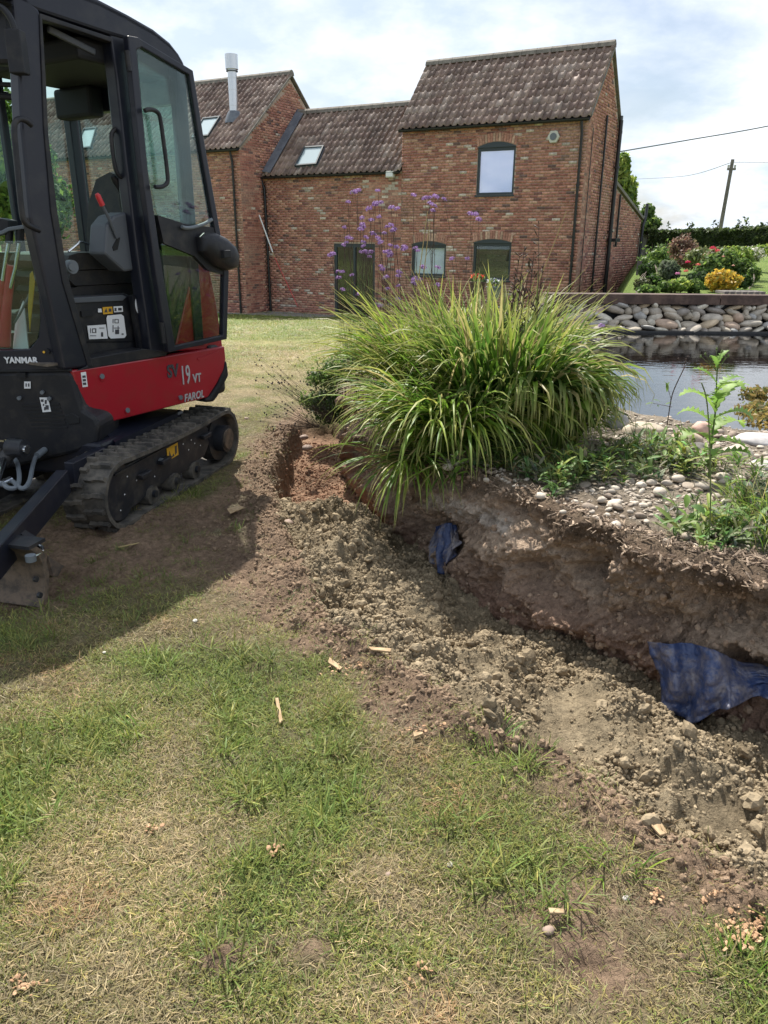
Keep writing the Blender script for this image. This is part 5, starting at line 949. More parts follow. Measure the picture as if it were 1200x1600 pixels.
# ------------------------------------------------------------------ plants
LG = A_([[.27, .36, .05], [.17, .30, .035], [.11, .22, .028], [.07, .155, .024], [.36, .38, .085], [.04, .09, .018]])
STRAWC = A_([.50, .42, .20])
def leafobjs(parent, V, Fq, C, nb, vpb, fpb, singles, m, name='leaf', rest='foliage'):
    """split blades into single leaf objects (the ones given) and one joined rest"""
    loc = A_(rootloc(parent)); V = V.reshape(nb, vpb, 3); C = C.reshape(nb, vpb, 3); F0 = Fq.reshape(nb, fpb, -1)[0]
    keep = np.ones(nb, bool)
    for i in singles:
        keep[i] = False; me = npmesh(name, V[i]-loc, F0, C[i]); smoothmesh(me); link(name, me, m, parent)
    K = np.where(keep)[0]
    if len(K):
        Fr = (np.arange(len(K))[:, None, None]*vpb+F0[None]).reshape(-1, F0.shape[1]); me = npmesh(rest, V[K].reshape(-1, 3)-loc, Fr, C[K].reshape(-1, 3)); smoothmesh(me); o = link(rest, me, m, parent); o['kind'] = 'stuff'
def clump(name, label, cat, c, rad, n, Lr, wr, phir, kapr, azc, azs, pal, singles=90, power=1.5, seed=0, nseg=9, twist=.6):
    global rs
    c = A_(c, float) if not isinstance(c, np.ndarray) else c
    t = empty(name, c, label, cat); r = np.random.RandomState(seed+900)
    a0 = r.uniform(0, 6.28, n); q = rad*np.sqrt(r.rand(n)); base = np.c_[c[0]+q*np.cos(a0), c[1]+q*np.sin(a0)*.8, np.full(n, c[2]-.02)]
    az = np.where(r.rand(n) < azs, azc+r.normal(0, .8, n), a0+r.normal(0, .6, n)); L = r.uniform(*Lr, n); w_ = r.uniform(*wr, n); ph = r.uniform(*phir, n); kp = r.uniform(*kapr, n)
    cc_ = LG[r.choice(len(LG), n, p=pal)]*r.uniform(.8, 1.2, (n, 1)); dry = r.rand(n) < (.85 if name == 'dead_leaves' else .09); cc_[dry] = STRAWC*r.uniform(.6, 1.1, (dry.sum(), 1))
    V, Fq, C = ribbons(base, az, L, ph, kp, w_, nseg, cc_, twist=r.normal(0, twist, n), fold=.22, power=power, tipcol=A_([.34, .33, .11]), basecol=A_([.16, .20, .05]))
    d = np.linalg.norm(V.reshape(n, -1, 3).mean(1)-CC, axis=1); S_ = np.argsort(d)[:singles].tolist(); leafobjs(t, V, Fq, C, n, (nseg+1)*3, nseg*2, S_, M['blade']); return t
g0 = lambda u, v, z=.37: atz(u, v, z)
PI = math.pi
clump('sedge_clump', 'arching yellow-green sedge spilling left over the top of the trench bank', 'plant', g0(700, 708), .19, 780, (.38, .80), (.008, .015), (.03, .5), (1.3, 3.0), PI*1.3, .25, [.18, .28, .27, .15, .07, .05], 120, seed=1)
clump('sedge_clump', 'bright lime sedge behind the arching clump, under the purple flowers', 'plant', g0(678, 660, .36), .24, 680, (.60, 1.02), (.008, .014), (.03, .38), (.7, 2.2), PI*1.0, .1, [.32, .30, .16, .05, .15, .02], 80, seed=2)
clump('sedge_clump', 'lime sedge in the middle of the bank top behind the upright leaves', 'plant', g0(735, 655, .37), .28, 680, (.60, 1.05), (.007, .014), (.03, .45), (.5, 1.8), PI*1.5, .2, [.30, .30, .18, .07, .13, .02], 80, seed=3)
clump('iris_clump', 'upright dark green iris leaves at the centre of the bank top', 'plant', g0(775, 702), .22, 560, (.56, .98), (.012, .021), (.02, .32), (.3, 2.4), PI*1.45, .2, [.06, .18, .28, .30, .05, .13], 120, seed=4, power=2.6)
clump('iris_clump', 'broad drooping iris leaves at the right end of the bank, beside the pond', 'plant', g0(822, 702), .18, 640, (.52, .86), (.014, .026), (.02, .28), (2.6, 3.8), -.8, .25, [.08, .20, .28, .28, .05, .11], 120, seed=5, power=2.5)
clump('sedge_clump', 'leaning sedge tuft trailing down the cut face of the bank below the clumps', 'plant', g0(655, 716, .36), .11, 120, (.30, .56), (.006, .011), (.9, 1.5), (.9, 1.6), PI*1.45, .9, [.12, .28, .32, .18, .07, .03], 60, seed=6)
clump('sedge_clump', 'small blue-green tuft hanging over the rim above the blue cloth', 'plant', g0(722, 728, .37), .04, 26, (.20, .42), (.007, .012), (.8, 1.4), (.8, 1.6), PI*1.3, .9, [.05, .2, .45, .25, .05, .0], 26, seed=7)
clump('iris_clump', 'pale green iris leaves at the back right, arching over the water', 'plant', g0(770, 655, .37), .20, 340, (.50, .82), (.009, .016), (.03, .34), (1.6, 3.0), -.1, .1, [.25, .3, .2, .1, .12, .03], 60, seed=8, power=2.2)
clump('iris_clump', 'short hanging iris leaves at the right foot of the clumps, over the dark boulder', 'plant', g0(868, 698), .11, 260, (.32, .54), (.010, .018), (.02, .30), (2.6, 3.6), -.3, .3, [.08, .20, .30, .28, .05, .09], 60, seed=9, power=2.0)
clump('dead_leaves', 'dry brown dead leaves matted at the foot of the iris clumps', 'plant', g0(760, 700, .37), .40, 260, (.15, .45), (.006, .014), (.8, 1.5), (.3, 1.4), PI*1.4, .3, [0, 0, 0, 0, 0, 1], 20, seed=13, nseg=6)
# dark seed stalks among the leaves
def stalk(mb, p, q, r0, r1, bend=0.04, n=5, seg=5):
    p = Vector(p); q = Vector(q); d = q-p; sd_ = d.cross(Vector((0, 0, 1))); sd_ = sd_.normalized() if sd_.length > 1e-5 else Vector((1, 0, 0)); k = rnd.uniform(-1, 1)*bend*d.length
    P = [p+d*(i/n)+sd_*k*math.sin(PI*i/n) for i in range(n+1)]; mb.tube(P, [r0+(r1-r0)*i/n for i in range(n+1)], seg, False); return P
def flatcol(name, c, rough=.7): return mat(name, c, rough=rough)
M['darkstem'] = flatcol('dark_stem', (.055, .032, .022)); M['greenstem'] = flatcol('green_stem', (.10, .14, .04)); M['drystem'] = flatcol('dry_stem', (.36, .27, .12)); M['seed'] = flatcol('seed_head', (.035, .022, .015))
t = empty('seed_stalks', g0(800, 690), 'dark brown spent seed stalks rising through the iris leaves', 'plant')
for u, v in ((820, 385), (812, 400), (835, 392), (842, 350), (828, 415), (805, 430), (818, 440), (850, 410)):
    b = g0(790+rnd.uniform(-25, 25), 690); tp_ = aty(u, v, b[1]+rnd.uniform(-.1, .15)); mb = MB(); P = stalk(mb, b, tp_, .004, .0016)
    for k in range(16):
        f = rnd.uniform(.55, 1); p = Vector(b).lerp(Vector(tp_), f); d = Vector((rnd.uniform(-1, 1), rnd.uniform(-1, 1), rnd.uniform(.3, 1.4)))*.018; mb.tube([p, p+d, p+d*1.6], [.0015, .004, .001], 4)
    mb.build('stalk', M['darkstem'], t)
for i, (u, v, u2, v2) in enumerate(((790, 560, 885, 330), (700, 560, 640, 415), (800, 600, 848, 420), (640, 540, 668, 330), (655, 540, 672, 345), (640, 560, 560, 470))):
    b = aty(u, v, 4.3); tp_ = aty(u2, v2, 4.2); mb = MB(); stalk(mb, b, tp_, .0035, .002, .1); mb.build('dry_stalk', M['drystem'], t)
# verbena
rr0 = random.Random(77)
head_c = A_([[.36, .21, .46], [.46, .31, .56], [.27, .14, .36], [.16, .09, .2]])
def head_mesh(seed):
    r = np.random.RandomState(seed); V = []; Fq = []; C = []; n = 46
    for i in range(n):
        d = r.normal(0, 1, 3); d[2] = abs(d[2])*.8-.1; d /= np.linalg.norm(d); p = d*r.uniform(.55, 1.0)*A_([1, 1, .72]); a = np.cross(d, r.normal(0, 1, 3)); a /= np.linalg.norm(a); b = np.cross(d, a); s_ = r.uniform(.16, .30); k = len(V)
        V += [p-a*s_, p-b*s_, p+a*s_, p+b*s_]; Fq.append((k, k+1, k+2, k+3)); C += [head_c[r.choice(4, p=[.4, .3, .2, .1])]]*4
    return npmesh('flower_head', V, Fq, C)
HM = [head_mesh(i) for i in range(4)]
for h_ in HM: h_.materials.append(M['petal'])
vh = [(515, 65), (530, 62), (480, 120), (620, 133), (650, 122), (590, 155), (553, 203), (555, 237), (545, 262), (600, 215), (640, 198), (575, 305), (610, 285), (635, 305), (480, 305), (460, 252), (457, 345), (402, 390), (685, 250), (705, 240), (712, 270), (700, 345), (730, 355), (775, 355), (690, 375), (695, 400), (590, 405), (560, 330), (705, 150), (735, 155), (880, 100), (900, 98), (935, 93), (908, 128), (930, 140), (922, 165), (980, 105), (1115, 180), (1140, 185), (1160, 210), (1020, 415), (1100, 415), (530, 600), (500, 500), (450, 575), (430, 515), (740, 480), (600, 380), (650, 330), (640, 315), (560, 250), (720, 260), (495, 310), (505, 70), (770, 365), (700, 390), (945, 550), (830, 360), (870, 460), (820, 545), (560, 350), (660, 470)]
vh = [(400+a*.3, 280+b*.3) for a, b in vh]+[(940, 510), (905, 533)]+[(rr0.gauss(590, 38), rr0.gauss(400, 42)) for _ in range(26)]
groups = [[], [], [], [], [], []]; edges = [560, 590, 625, 690, 800]
for h_ in vh: groups[sum(h_[0] > e for e in edges)].append(h_)
vl = ['purple verbena at the far left of the flowering group, over the lime sedge', 'tall purple verbena with the highest flower heads, left of centre', 'purple verbena with a thick knot of heads in front of the dark doorway', 'purple verbena between the doorway and the lower left window', 'purple verbena with a small white butterfly-pale tip, below the upper window', 'short purple verbena beside the pond at the right of the clumps']
for gi, hs_ in enumerate(groups):
    if not hs_: continue
    ub = sum(h[0] for h in hs_)/len(hs_); yb_ = 4.9+.25*rnd.random()-(.9 if gi == 5 else 0); b0_ = aty(min(max(ub, 560), 880), 660, yb_); b0_[2] = .36; t = empty('verbena', b0_, vl[gi], 'flower', 'verbena flowers')
    for (u, v) in hs_:
        y = yb_+rnd.uniform(-.22, .22); p = aty(u, v, y); b = b0_+A_([rnd.uniform(-.1, .1), rnd.uniform(-.1, .1), 0]); mb = MB(); stalk(mb, b, p, .0022, .0012, .05, 7, 4)
        if rnd.random() < .6: q = b+(p-b)*.75; stalk(mb, q, q+A_([rnd.uniform(-.08, .08), 0, rnd.uniform(.05, .12)]), .0013, .001, .05, 3, 4)
        st = mb.build('stem', M['darkstem'], t); o = bpy.data.objects.new('flower_head', HM[rnd.randrange(4)]); col.objects.link(o); o.parent = t; o.location = Vector(p-A_(rootloc(t))); s_ = rnd.uniform(.018, .026); o.scale = (s_, s_, s_); o.rotation_euler = (rnd.uniform(-.4, .4), rnd.uniform(-.4, .4), rnd.uniform(0, 6))
# knapweed with black seed heads leaning over the lawn
rr_ = random.Random(3)
for gi, (bu, bv, lab) in enumerate(((520, 660, 'dry plant with scattered black seed heads leaning left over the lawn'), (495, 668, 'low dry plant with black seed heads at the far end of the trench'))):
    b = g0(bu, bv, .1); t = empty('seed_head_plant', b, lab, 'plant')
    for k in range(52 if gi == 0 else 60):
        u, v = (rr_.uniform(395, 500), rr_.uniform(555, 610)) if gi == 0 else (rr_.gauss(448, 22), rr_.gauss(648, 26))
        if gi == 0 and u < 420 and v > 600: continue
        p = aty(u, v, b[1]+rr_.uniform(-.25, .25)); 
        if p[2] < .03: p[2] = .03+rr_.random()*.05
        mb = MB(); stalk(mb, b+A_([rr_.uniform(-.06, .06), 0, 0]), p, .0011, .0006, .12, 5, 3); s_ = rr_.uniform(.005, .0085); P = Vector(p); mb.tube([P-Vector((0, 0, s_*.8)), P, P+Vector((0, 0, s_*.9))], [s_*.4, s_, s_*.3], 6); mb.build('seed_stem', M['seed'], t)

def leafball(c, rad, n, size, pal, seed=0, hollow=.55, noise=.35, aspect=.55, drop=0.0):
    """leaf shaped faces spread through a lumpy volume"""
    r = np.random.RandomState(seed+1200); d = r.normal(0, 1, (n, 3)); d /= np.linalg.norm(d, axis=1)[:, None]; q = hollow+(1-hollow)*r.rand(n)**.6
    k = 1+noise*fbm(d[:, 0]*2.3+d[:, 2]*1.9+seed, d[:, 1]*2.3-d[:, 2]*1.3, 4, seed); P = A_(c)+d*A_(rad)*(q*k)[:, None]
    P[:, 2] -= drop*r.rand(n); return leaves_at(P, d, size, pal, r, aspect)
def leaves_at(P, d, size, pal, r, aspect=.55, cshift=None):
    n = len(P); nn_ = d+r.normal(0, .7, (n, 3)); nn_ /= np.linalg.norm(nn_, axis=1)[:, None]; a = np.cross(nn_, r.normal(0, 1, (n, 3))); a /= np.linalg.norm(a, axis=1)[:, None]; b = np.cross(nn_, a); s_ = size*r.uniform(.6, 1.4, (n, 1))
    V = np.stack([P-a*s_, P-b*s_*aspect+nn_*s_*.12, P+a*s_, P+b*s_*aspect+nn_*s_*.12], 1); Fq = np.arange(n*4).reshape(-1, 4); pal = A_(pal); C = pal[r.randint(0, len(pal), n)]*r.uniform(.7, 1.3, (n, 1)); return V.reshape(-1, 3), Fq, np.repeat(C, 4, 0)
def joinv(L):
    V = []; Fq = []; C = []; k = 0
    for v, f, c in L: V.append(v); Fq.append(f+k); C.append(c); k += len(v)
    return np.concatenate(V), np.concatenate(Fq), np.concatenate(C)
def foliage(parent, L, name='foliage', m='leaf'):
    V, Fq, C = joinv(L); return link(name, npmesh(name, V-A_(rootloc(parent)), Fq, C), M[m], parent)
DG = [[.035, .075, .016], [.05, .10, .02], [.075, .135, .03], [.03, .055, .014]]; MG = [[.09, .16, .035], [.14, .22, .05], [.20, .28, .065], [.06, .11, .03]]; YG = [[.25, .34, .06], [.18, .28, .05], [.32, .38, .08], [.12, .2, .04]]
# small leaved bush at the far end of the trench
b = g0(525, 650, .05); t = empty('small_bush', b, 'dense dark small-leaved bush overhanging the far end of the trench', 'bush')
L = [leafball(aty(u, v, b[1]+dy), (w_, w_, h_), n, .013, pal, sd_, .3, .5) for u, v, w_, h_, n, pal, sd_, dy in ((540, 590, .19, .20, 1900, MG, 1, -.1), (515, 635, .19, .15, 1900, DG, 2, -.15), (520, 585, .15, .14, 1100, MG, 7, -.1), (555, 645, .16, .14, 1300, DG, 3, .05), (495, 590, .10, .09, 500, MG, 4, -.05), (555, 560, .2, .16, 900, MG, 5, .3), (490, 625, .13, .08, 500, MG, 6, -.1))]
foliage(t, L); mb = MB()
for k in range(26): stalk(mb, b+A_([rnd.uniform(-.05, .15), rnd.uniform(-.05, .1), 0]), aty(rnd.uniform(480, 575), rnd.uniform(560, 650), b[1]+rnd.uniform(-.1, .2)), .004, .001, .1, 4, 4)
mb.build('branches', M['greenstem'], t)
# low leafy weeds along the rim: a stem with pointed leaves
def leafmesh(L_, w_, bend, n=5, teeth=0, name='leaf', colr=(.16, .27, .05)):
    V = []; Fq = []
    for i in range(n+1):
        s_ = i/n; x = L_*s_*math.cos(bend*s_*.5); z = L_*(.35*s_-bend*.35*s_*s_); hw = w_*math.sin(PI*min(s_*.92+.06, 1))**.8*(1+(teeth*(1 if i % 2 else -1)*.5)); V += [(x, -hw, z+hw*.3), (x, 0, z), (x, hw, z+hw*.3)]
    for i in range(n):
        for j in (0, 1): k = i*3+j; Fq.append((k, k+1, k+4, k+3))
    return smoothmesh(npmesh(name, V, Fq, np.tile(A_(colr), (len(V), 1))))
weed_leaf = [leafmesh(.075, .013, .9), leafmesh(.055, .010, .6, colr=(.20, .32, .06)), leafmesh(.06, .016, 1.1, colr=(.10, .19, .05)), leafmesh(.10, .009, 1.3, colr=(.15, .25, .06))]
for q in weed_leaf: q.materials.append(M['leaf'])
def make_weed(kind, c, label, group):
    t = empty('low_weed', c, label, 'weed', group); r = random.Random(kind); mb = MB()
    for k in range(3+kind % 2): a = r.uniform(0, 6.28); mb.tube([Vector(c), Vector(c)+Vector((math.cos(a)*.03, math.sin(a)*.03, .05)), Vector(c)+Vector((math.cos(a)*.05, math.sin(a)*.05, r.uniform(.07, .14)))], [.0018, .0015, .001], 4)
    mb.build('stem', M['greenstem'], t)
    for k in range(13):
        o = bpy.data.objects.new('leaf', weed_leaf[kind % 4 if r.random() < .7 else (kind+1) % 4]); col.objects.link(o); o.parent = t; a = r.uniform(0, 6.28); q = r.uniform(0, .045); o.location = (math.cos(a)*q, math.sin(a)*q, r.uniform(.0, .10)); o.rotation_euler = (r.uniform(-.3, .3), r.uniform(-.7, .2), a+r.uniform(-.5, .5)); s_ = r.uniform(.6, 1.2); o.scale = (s_, s_, s_)
    return t
ctrs = [(705, 745), (745, 735), (800, 725), (825, 745), (855, 750), (880, 742), (905, 748), (925, 735), (950, 742), (870, 765), (840, 728), (965, 715), (985, 722), (1005, 735), (1030, 720), (900, 728), (1050, 735), (1075, 728), (790, 735), (935, 755), (1010, 700), (1045, 700), (860, 725), (975, 700), (1085, 740)]
ctr2 = [(1060, 812), (1075, 838), (1095, 825), (1110, 848), (1125, 830), (1140, 845), (1165, 850), (1185, 835), (1195, 815), (1170, 800), (1150, 790), (1190, 860), (1130, 800), (1075, 860)]
WL = {0: 'leafy weed on the bank rim under the left iris leaves, above the rotten board', 2: 'leafy weed on the rim below the upright iris leaves, left of the ribbed pipe', 9: 'leafy weed at the bare rim edge below the ribbed pipe', 14: 'leafy weed in the stones below the dark gap, left of the thistle foot'}
for i, k_ in enumerate((0, 2, 9, 14)):
    w0 = make_weed(i, g0(*ctrs[k_], .385), WL[k_], 'single weeds on the bank'); w0.rotation_euler = (0, 0, rnd.uniform(0, 6))
WL2 = ['bright leafy weed in the gravel left of the bent grass foot', 'bright leafy weed right on the edge below the bent grass', 'bright leafy weed in the gravel right of the bent grass', 'spreading weed near the right edge above the bark litter']
for i, (u, v) in enumerate(((1070, 830), (1097, 842), (1130, 835), (1180, 845))):
    w0 = make_weed(i+4, g0(u, v, .385), WL2[i], 'single weeds on the bank'); w0.rotation_euler = (0, 0, rnd.uniform(0, 6))
def weedproto(k):
    r = np.random.RandomState(k+700); L = []
    for q in range(16):
        a, b_ = r.uniform(0, 6.28, 2); V, Fq, C = ribbons(A_([[math.cos(a)*r.uniform(0, .03), math.sin(a)*r.uniform(0, .03), r.uniform(0, .09)]]), A_([b_]), A_([r.uniform(.03, .07)]), A_([r.uniform(.4, 1.3)]), A_([r.uniform(.2, 1.0)]), A_([r.uniform(.007, .014)]), 4, A_([r.uniform(.7, 1.3, 3)*r.uniform(.8, 1.2)]), fold=.2); L.append((V, Fq, C))
    for q in range(3):
        a = r.uniform(0, 6.28); L.append(ribbons(A_([[0, 0, 0.]]), A_([a]), A_([.13]), A_([.2]), A_([.5]), A_([.0022]), 4, A_([[.8, .8, .8]])))
    V, Fq, C = joinv(L); return npmesh('weed', V, Fq, C)
def weedcover():
    P = []; 
    for lst, k_, sp_ in ((ctrs, 7, 16), (ctr2, 3, 20), ([(1010, 705), (1040, 715), (1070, 705), (1130, 730), (1165, 745), (1000, 720), (1190, 770), (1175, 780), (1100, 735), (1060, 725)], 4, 14)):
        for u, v in lst:
            for _ in range(k_): P.append(g0(u+rnd.gauss(0, sp_), v+rnd.gauss(0, sp_*.45), .385))
    P = A_(P); ok = P[:, 0] > xr(P[:, 1])+.03; P = P[ok]; P[:, 2] = garden_z(P[:, 0], P[:, 1]); n = len(P); s_ = rs.uniform(.45, 1.35, n); c = A_([[.10, .17, .045], [.15, .24, .05], [.12, .16, .08], [.22, .30, .07], [.17, .19, .10]])[rs.randint(0, 5, n)]*rs.uniform(.8, 1.25, (n, 1))
    scatter('ground_cover_weeds', P, np.c_[rs.normal(0, .2, (n, 2)), rs.uniform(0, 6.28, n)], np.c_[s_, s_, s_*rs.uniform(.6, 1.2, n)], c, rs.randint(0, 4, n), [weedproto(k) for k in range(4)], M['grass'])
weedcover()
# sow thistle
def place_leaf(me, t, p, az, el, s_, roll=0): 
    o = bpy.data.objects.new('leaf', me); col.objects.link(o); o.parent = t; o.location = Vector(p)-rootloc(t); o.rotation_euler = (roll, -el, az); o.scale = (s_, s_, s_); return o
tl = [leafmesh(.25, .045, 1.6, 16, .9, colr=(.26, .40, .09)), leafmesh(.19, .036, 1.2, 14, .9, colr=(.17, .30, .06))]
for q in tl: q.materials.append(M['leaf'])
b = g0(1108, 745, .39); t = empty('sow_thistle', b, 'tall sow thistle with jagged pale leaves in front of the pond', 'thistle'); yb_ = b[1]
P = [aty(1108, 745, yb_), aty(1112, 690, yb_), aty(1118, 640, yb_), aty(1120, 590, yb_), aty(1122, 560, yb_)]; MB().tube(smoothpath(P), [.006-.004*i/24 for i in range(25)], 6).build('stem', M['greenstem'], t, True)
for u, v, az, el, s_, k in ((1120, 600, 2.9, .6, .8, 1), (1120, 605, .1, .4, .8, 1), (1118, 640, .2, .9, 1.0, 0), (1117, 645, 3.2, .7, 1.05, 0), (1114, 665, 2.8, .5, .9, 0), (1115, 672, .3, .3, .9, 0), (1112, 690, -.2, -.1, 1, 0), (1112, 695, 3.5, .5, 1, 0), (1110, 705, 4.4, .2, 1, 1), (1110, 715, -.6, .3, 1.1, 1), (1118, 630, 4.5, .6, .8, 1), (1115, 680, 1.2, .6, .9, 1), (1120, 575, 3.6, .9, .5, 1), (1121, 570, .2, 1.0, .5, 1), (1119, 612, 5.2, .5, .8, 0), (1116, 655, 5.6, .4, .9, 0)): place_leaf(tl[k], t, aty(u, v, yb_), az, el, s_)
mb = MB()
for u, v in ((1095, 557), (1102, 553), (1110, 558), (1128, 549), (1133, 560), (1120, 545), (1138, 556)): stalk(mb, aty(1120, 580, yb_), aty(u, v, yb_+rnd.uniform(-.05, .05)), .0015, .001, .1, 3, 4); P = Vector(aty(u, v, yb_)); mb.tube([P-Vector((0, 0, .006)), P, P+Vector((0, 0, .008))], [.003, .006, .002], 6)
mb.build('flower_buds', M['greenstem'], t)
# thin red-stemmed weed
b = g0(1038, 695, .38); t = empty('thin_weed', b, 'thin upright weed with a forked top in front of the pond, left of the thistle', 'weed'); yb_ = b[1]
MB().tube(smoothpath([aty(1038, 695, yb_), aty(1046, 640, yb_), aty(1052, 612, yb_), aty(1069, 575, yb_)]), .003, 6).build('stem', M['darkstem'], t); mb = MB()
for a, b_ in (((1069, 575), (1060, 560)), ((1069, 575), (1080, 563)), ((1069, 575), (1072, 558)), ((1049, 625), (1042, 600)), ((1050, 636), (1020, 630))): stalk(mb, aty(*a, yb_), aty(*b_, yb_), .0015, .001, .1, 3, 4)
for u, v in ((1060, 560), (1072, 561), (1071, 565), (1075, 557)): P = Vector(aty(u, v, yb_)); mb.tube([P-Vector((0, 0, .004)), P, P+Vector((0, 0, .004))], [.002, .005, .002], 6)
mb.build('side_stems', M['darkstem'], t)
for u, v, az, el, s_ in ((1042, 612, 1.8, 1.2, .7), (1041, 606, .3, 1.0, .5), (1042, 604, 3.0, .9, .5), (1032, 628, 3.1, .2, .6), (1022, 630, 3.3, -.2, .7), (1040, 632, .2, .1, .6), (1030, 634, 4.2, .0, .5)): place_leaf(weed_leaf[0], t, aty(u, v, yb_), az, el, s_)
# long bent grass stem in the foreground
b = g0(1108, 855, .39); t = empty('bent_grass', b, 'single long dark grass stem bending over at the top, before the thistle', 'grass stem'); yb_ = b[1]; MB().tube(smoothpath([aty(1108, 855, yb_), aty(1110, 780, yb_), aty(1109, 690, yb_), aty(1104, 625, yb_), (aty(1096, 598, yb_))]), .0022, 6).build('stem', M['greenstem'], t)
clump('dry_grass_tuft', 'wispy grey-green grass tuft at the right edge of the gravel', 'grass tuft', g0(1185, 800, .39), .10, 90, (.12, .30), (.002, .004), (.1, .8), (.3, 1.4), PI, .3, [.1, .2, .3, .2, .15, .05], 20, seed=11)
clump('dry_grass_tuft', 'second grass tuft with curled tips below the wispy one at the right edge', 'grass tuft', g0(1200, 850, .39), .10, 90, (.10, .26), (.002, .004), (.1, .8), (.3, 1.6), PI, .3, [.05, .2, .4, .2, .1, .05], 20, seed=12)
for i, (u, v, lab) in enumerate(((765, 1480-330, 'torn tuft of green grass at the edge of the spoil in the middle'), (970, 1350, 'fresh green grass tuft on the lawn beside the broken wood piece'), (1155, 1520, 'green grass tuft near the orange chips at the lower right'), (780, 1190, 'sprawling grass tuft where the lawn meets the clay'))):
    clump('grass_tuft', lab, 'grass tuft', g0(u, v, .0), .06, 60, (.05, .13), (.002, .0042), (.2, 1.2), (.3, 1.2), PI*1.5, .2, [.1, .25, .35, .2, .08, .02], 12, seed=20+i, nseg=6)

# ------------------------------------------------------------------ stones, pond edge
def rock(c, rad, colr, seed, name='boulder', parent=None, rotz=0, sub=3, amp=.22):
    me = smoothmesh(lump(sub, amp, seed, 1, 1.1)); q = np.ones((len(me.vertices), 4), np.float32); q[:, :3] = colr; me.attributes['Col'].data.foreach_set('color', q.ravel()); o = link(name, me, M['stone'], parent)
    o.location = Vector(c)-(rootloc(parent) if parent else Vector((0, 0, 0))); o.scale = rad; o.rotation_euler = (0, 0, rotz); return o
for i, (u, v, z, rad, cc_, lab) in enumerate(((962, 664, .40, (.085, .08, .10), (.20, .20, .20), 'dark grey rounded boulder by the water at the foot of the iris'), (1003, 676, .38, (.15, .085, .065), (.44, .37, .28), 'long tan boulder at the water edge, left of the thin weed'), (1072, 690, .38, (.10, .08, .06), (.34, .27, .20), 'brown flat boulder between the thin weed and the thistle'), (1097, 672, .41, (.065, .06, .055), (.50, .33, .27), 'pinkish boulder behind the thistle stem'),
    (1152, 716, .38, (.095, .075, .085), (.44, .38, .31), 'tan boulder to the right of the thistle'), (1185, 690, .38, (.16, .10, .05), (.43, .41, .40), 'large pale flat boulder at the right edge by the water'), (1190, 730, .38, (.08, .06, .04), (.45, .42, .38), 'light grey boulder at the right edge below the pale one'), (985, 700, .37, (.05, .05, .04), (.40, .36, .30), 'small light stone below the long tan boulder'), (1090, 700, .37, (.08, .06, .035), (.12, .11, .10), 'dark wet stone in the gap under the thistle'))):
    o = rock(g0(u, v, z), [q*.88 for q in rad], cc_, 40+i, rotz=rnd.uniform(-.4, .4)); ident(o, lab, 'boulder')
terr = bpy.data.objects['garden_terrace']
for i, (u, v, r_) in enumerate(((845, 775, .020), (898, 784, .014), (940, 781, .018), (962, 821, .022), (1031, 768, .028), (1018, 754, .022), (1002, 758, .020), (985, 740, .024), (1096, 760, .028), (1150, 772, .020), (955, 768, .016), (1060, 800, .016), (1005, 790, .016), (1120, 775, .018), (700, 730, .025), (720, 712, .03), (985, 800, .012), (1010, 815, .012), (925, 800, .012), (1040, 845, .013), (1170, 760, .022), (1080, 775, .018), (1130, 745, .03), (1060, 748, .026), (1042, 755, .02), (760, 750, .014), (880, 800, .012), (1180, 790, .02))):
    rock(g0(u, v, .40), (r_*1.25, r_, r_*.75), A_([.46, .40, .33])*rnd.uniform(.7, 1.15), 70+i % 9, 'stone', terr, rnd.uniform(0, 3), 2)
# cobbles stacked along the far side of the pond
cw = empty('cobble_wall', (5.2, 10.3, WZ), 'rounded river cobbles stacked behind the pond under the timber beam', 'wall'); SC_ = [[.38, .33, .26], [.44, .39, .32], [.33, .29, .24], [.48, .38, .26], [.26, .23, .20], [.50, .46, .38], [.42, .31, .23], [.34, .33, .31]]
r3 = random.Random(5); rocks = [smoothmesh(lump(2, .2, 90+i, 1, 1.1)) for i in range(8)]
for i, me in enumerate(rocks): q = np.ones((len(me.vertices), 4), np.float32); q[:, :3] = SC_[i]; me.attributes['Col'].data.foreach_set('color', q.ravel()); me.materials.append(M['stone'])
for row, (z, y, hh) in enumerate(((.375, 10.05, .035), (.43, 10.12, .06), (.505, 10.20, .06), (.58, 10.27, .055), (.63, 10.32, .04))):
    x = 2.2+r3.random()*.1
    while x < 9.2:
        wd = r3.uniform(.03, .15)*(1.0 if row not in (0,) else .7); o = bpy.data.objects.new('stone', rocks[r3.randrange(8)]); col.objects.link(o); o.parent = cw; x += wd; h_ = hh*r3.uniform(.7, 1.2); o.location = (x-5.2, y-10.3+r3.uniform(-.04, .04), z-WZ+r3.uniform(-.02, .02)); o.scale = (wd*1.06, .10, h_); o.rotation_euler = (r3.uniform(-.2, .2), r3.uniform(-.5, .5), r3.uniform(-.5, .5)); x += wd*.90
MB().abox(2.2, 9.4, 10.33, 10.41, .2, .70).build('wall_core', M['dark'], cw)
o = MB().abox(1.8, 9.2, 9.93, 9.95, .20, .362).build('pond_liner', M['gutter']); ident(o, 'dark pond liner edge showing along the waterline under the cobbles', 'liner')
tw = empty('timber_wall', (5, 10.4, .6), 'long brown timber sleeper wall behind the pond', 'wall'); xs_ = [2.05, 4.3, 6.75, 9.2]
for a, b_ in zip(xs_[:-1], xs_[1:]): MB().abox(a+.004, b_-.004, 10.22, 10.46, .665, .79).build('sleeper', M['timber'], tw, False, .008)
for x in (1.98, 2.08, 3.55, 5.05, 6.35, 6.44, 7.6): MB().abox(x, x+.09, 10.30, 10.38, .36, .664).build('post', M['timber'], tw, False, .004)
MB().abox(1.95, 2.32, 10.15, 10.29, .36, .66).build('post', M['timber'], tw, False, .006)
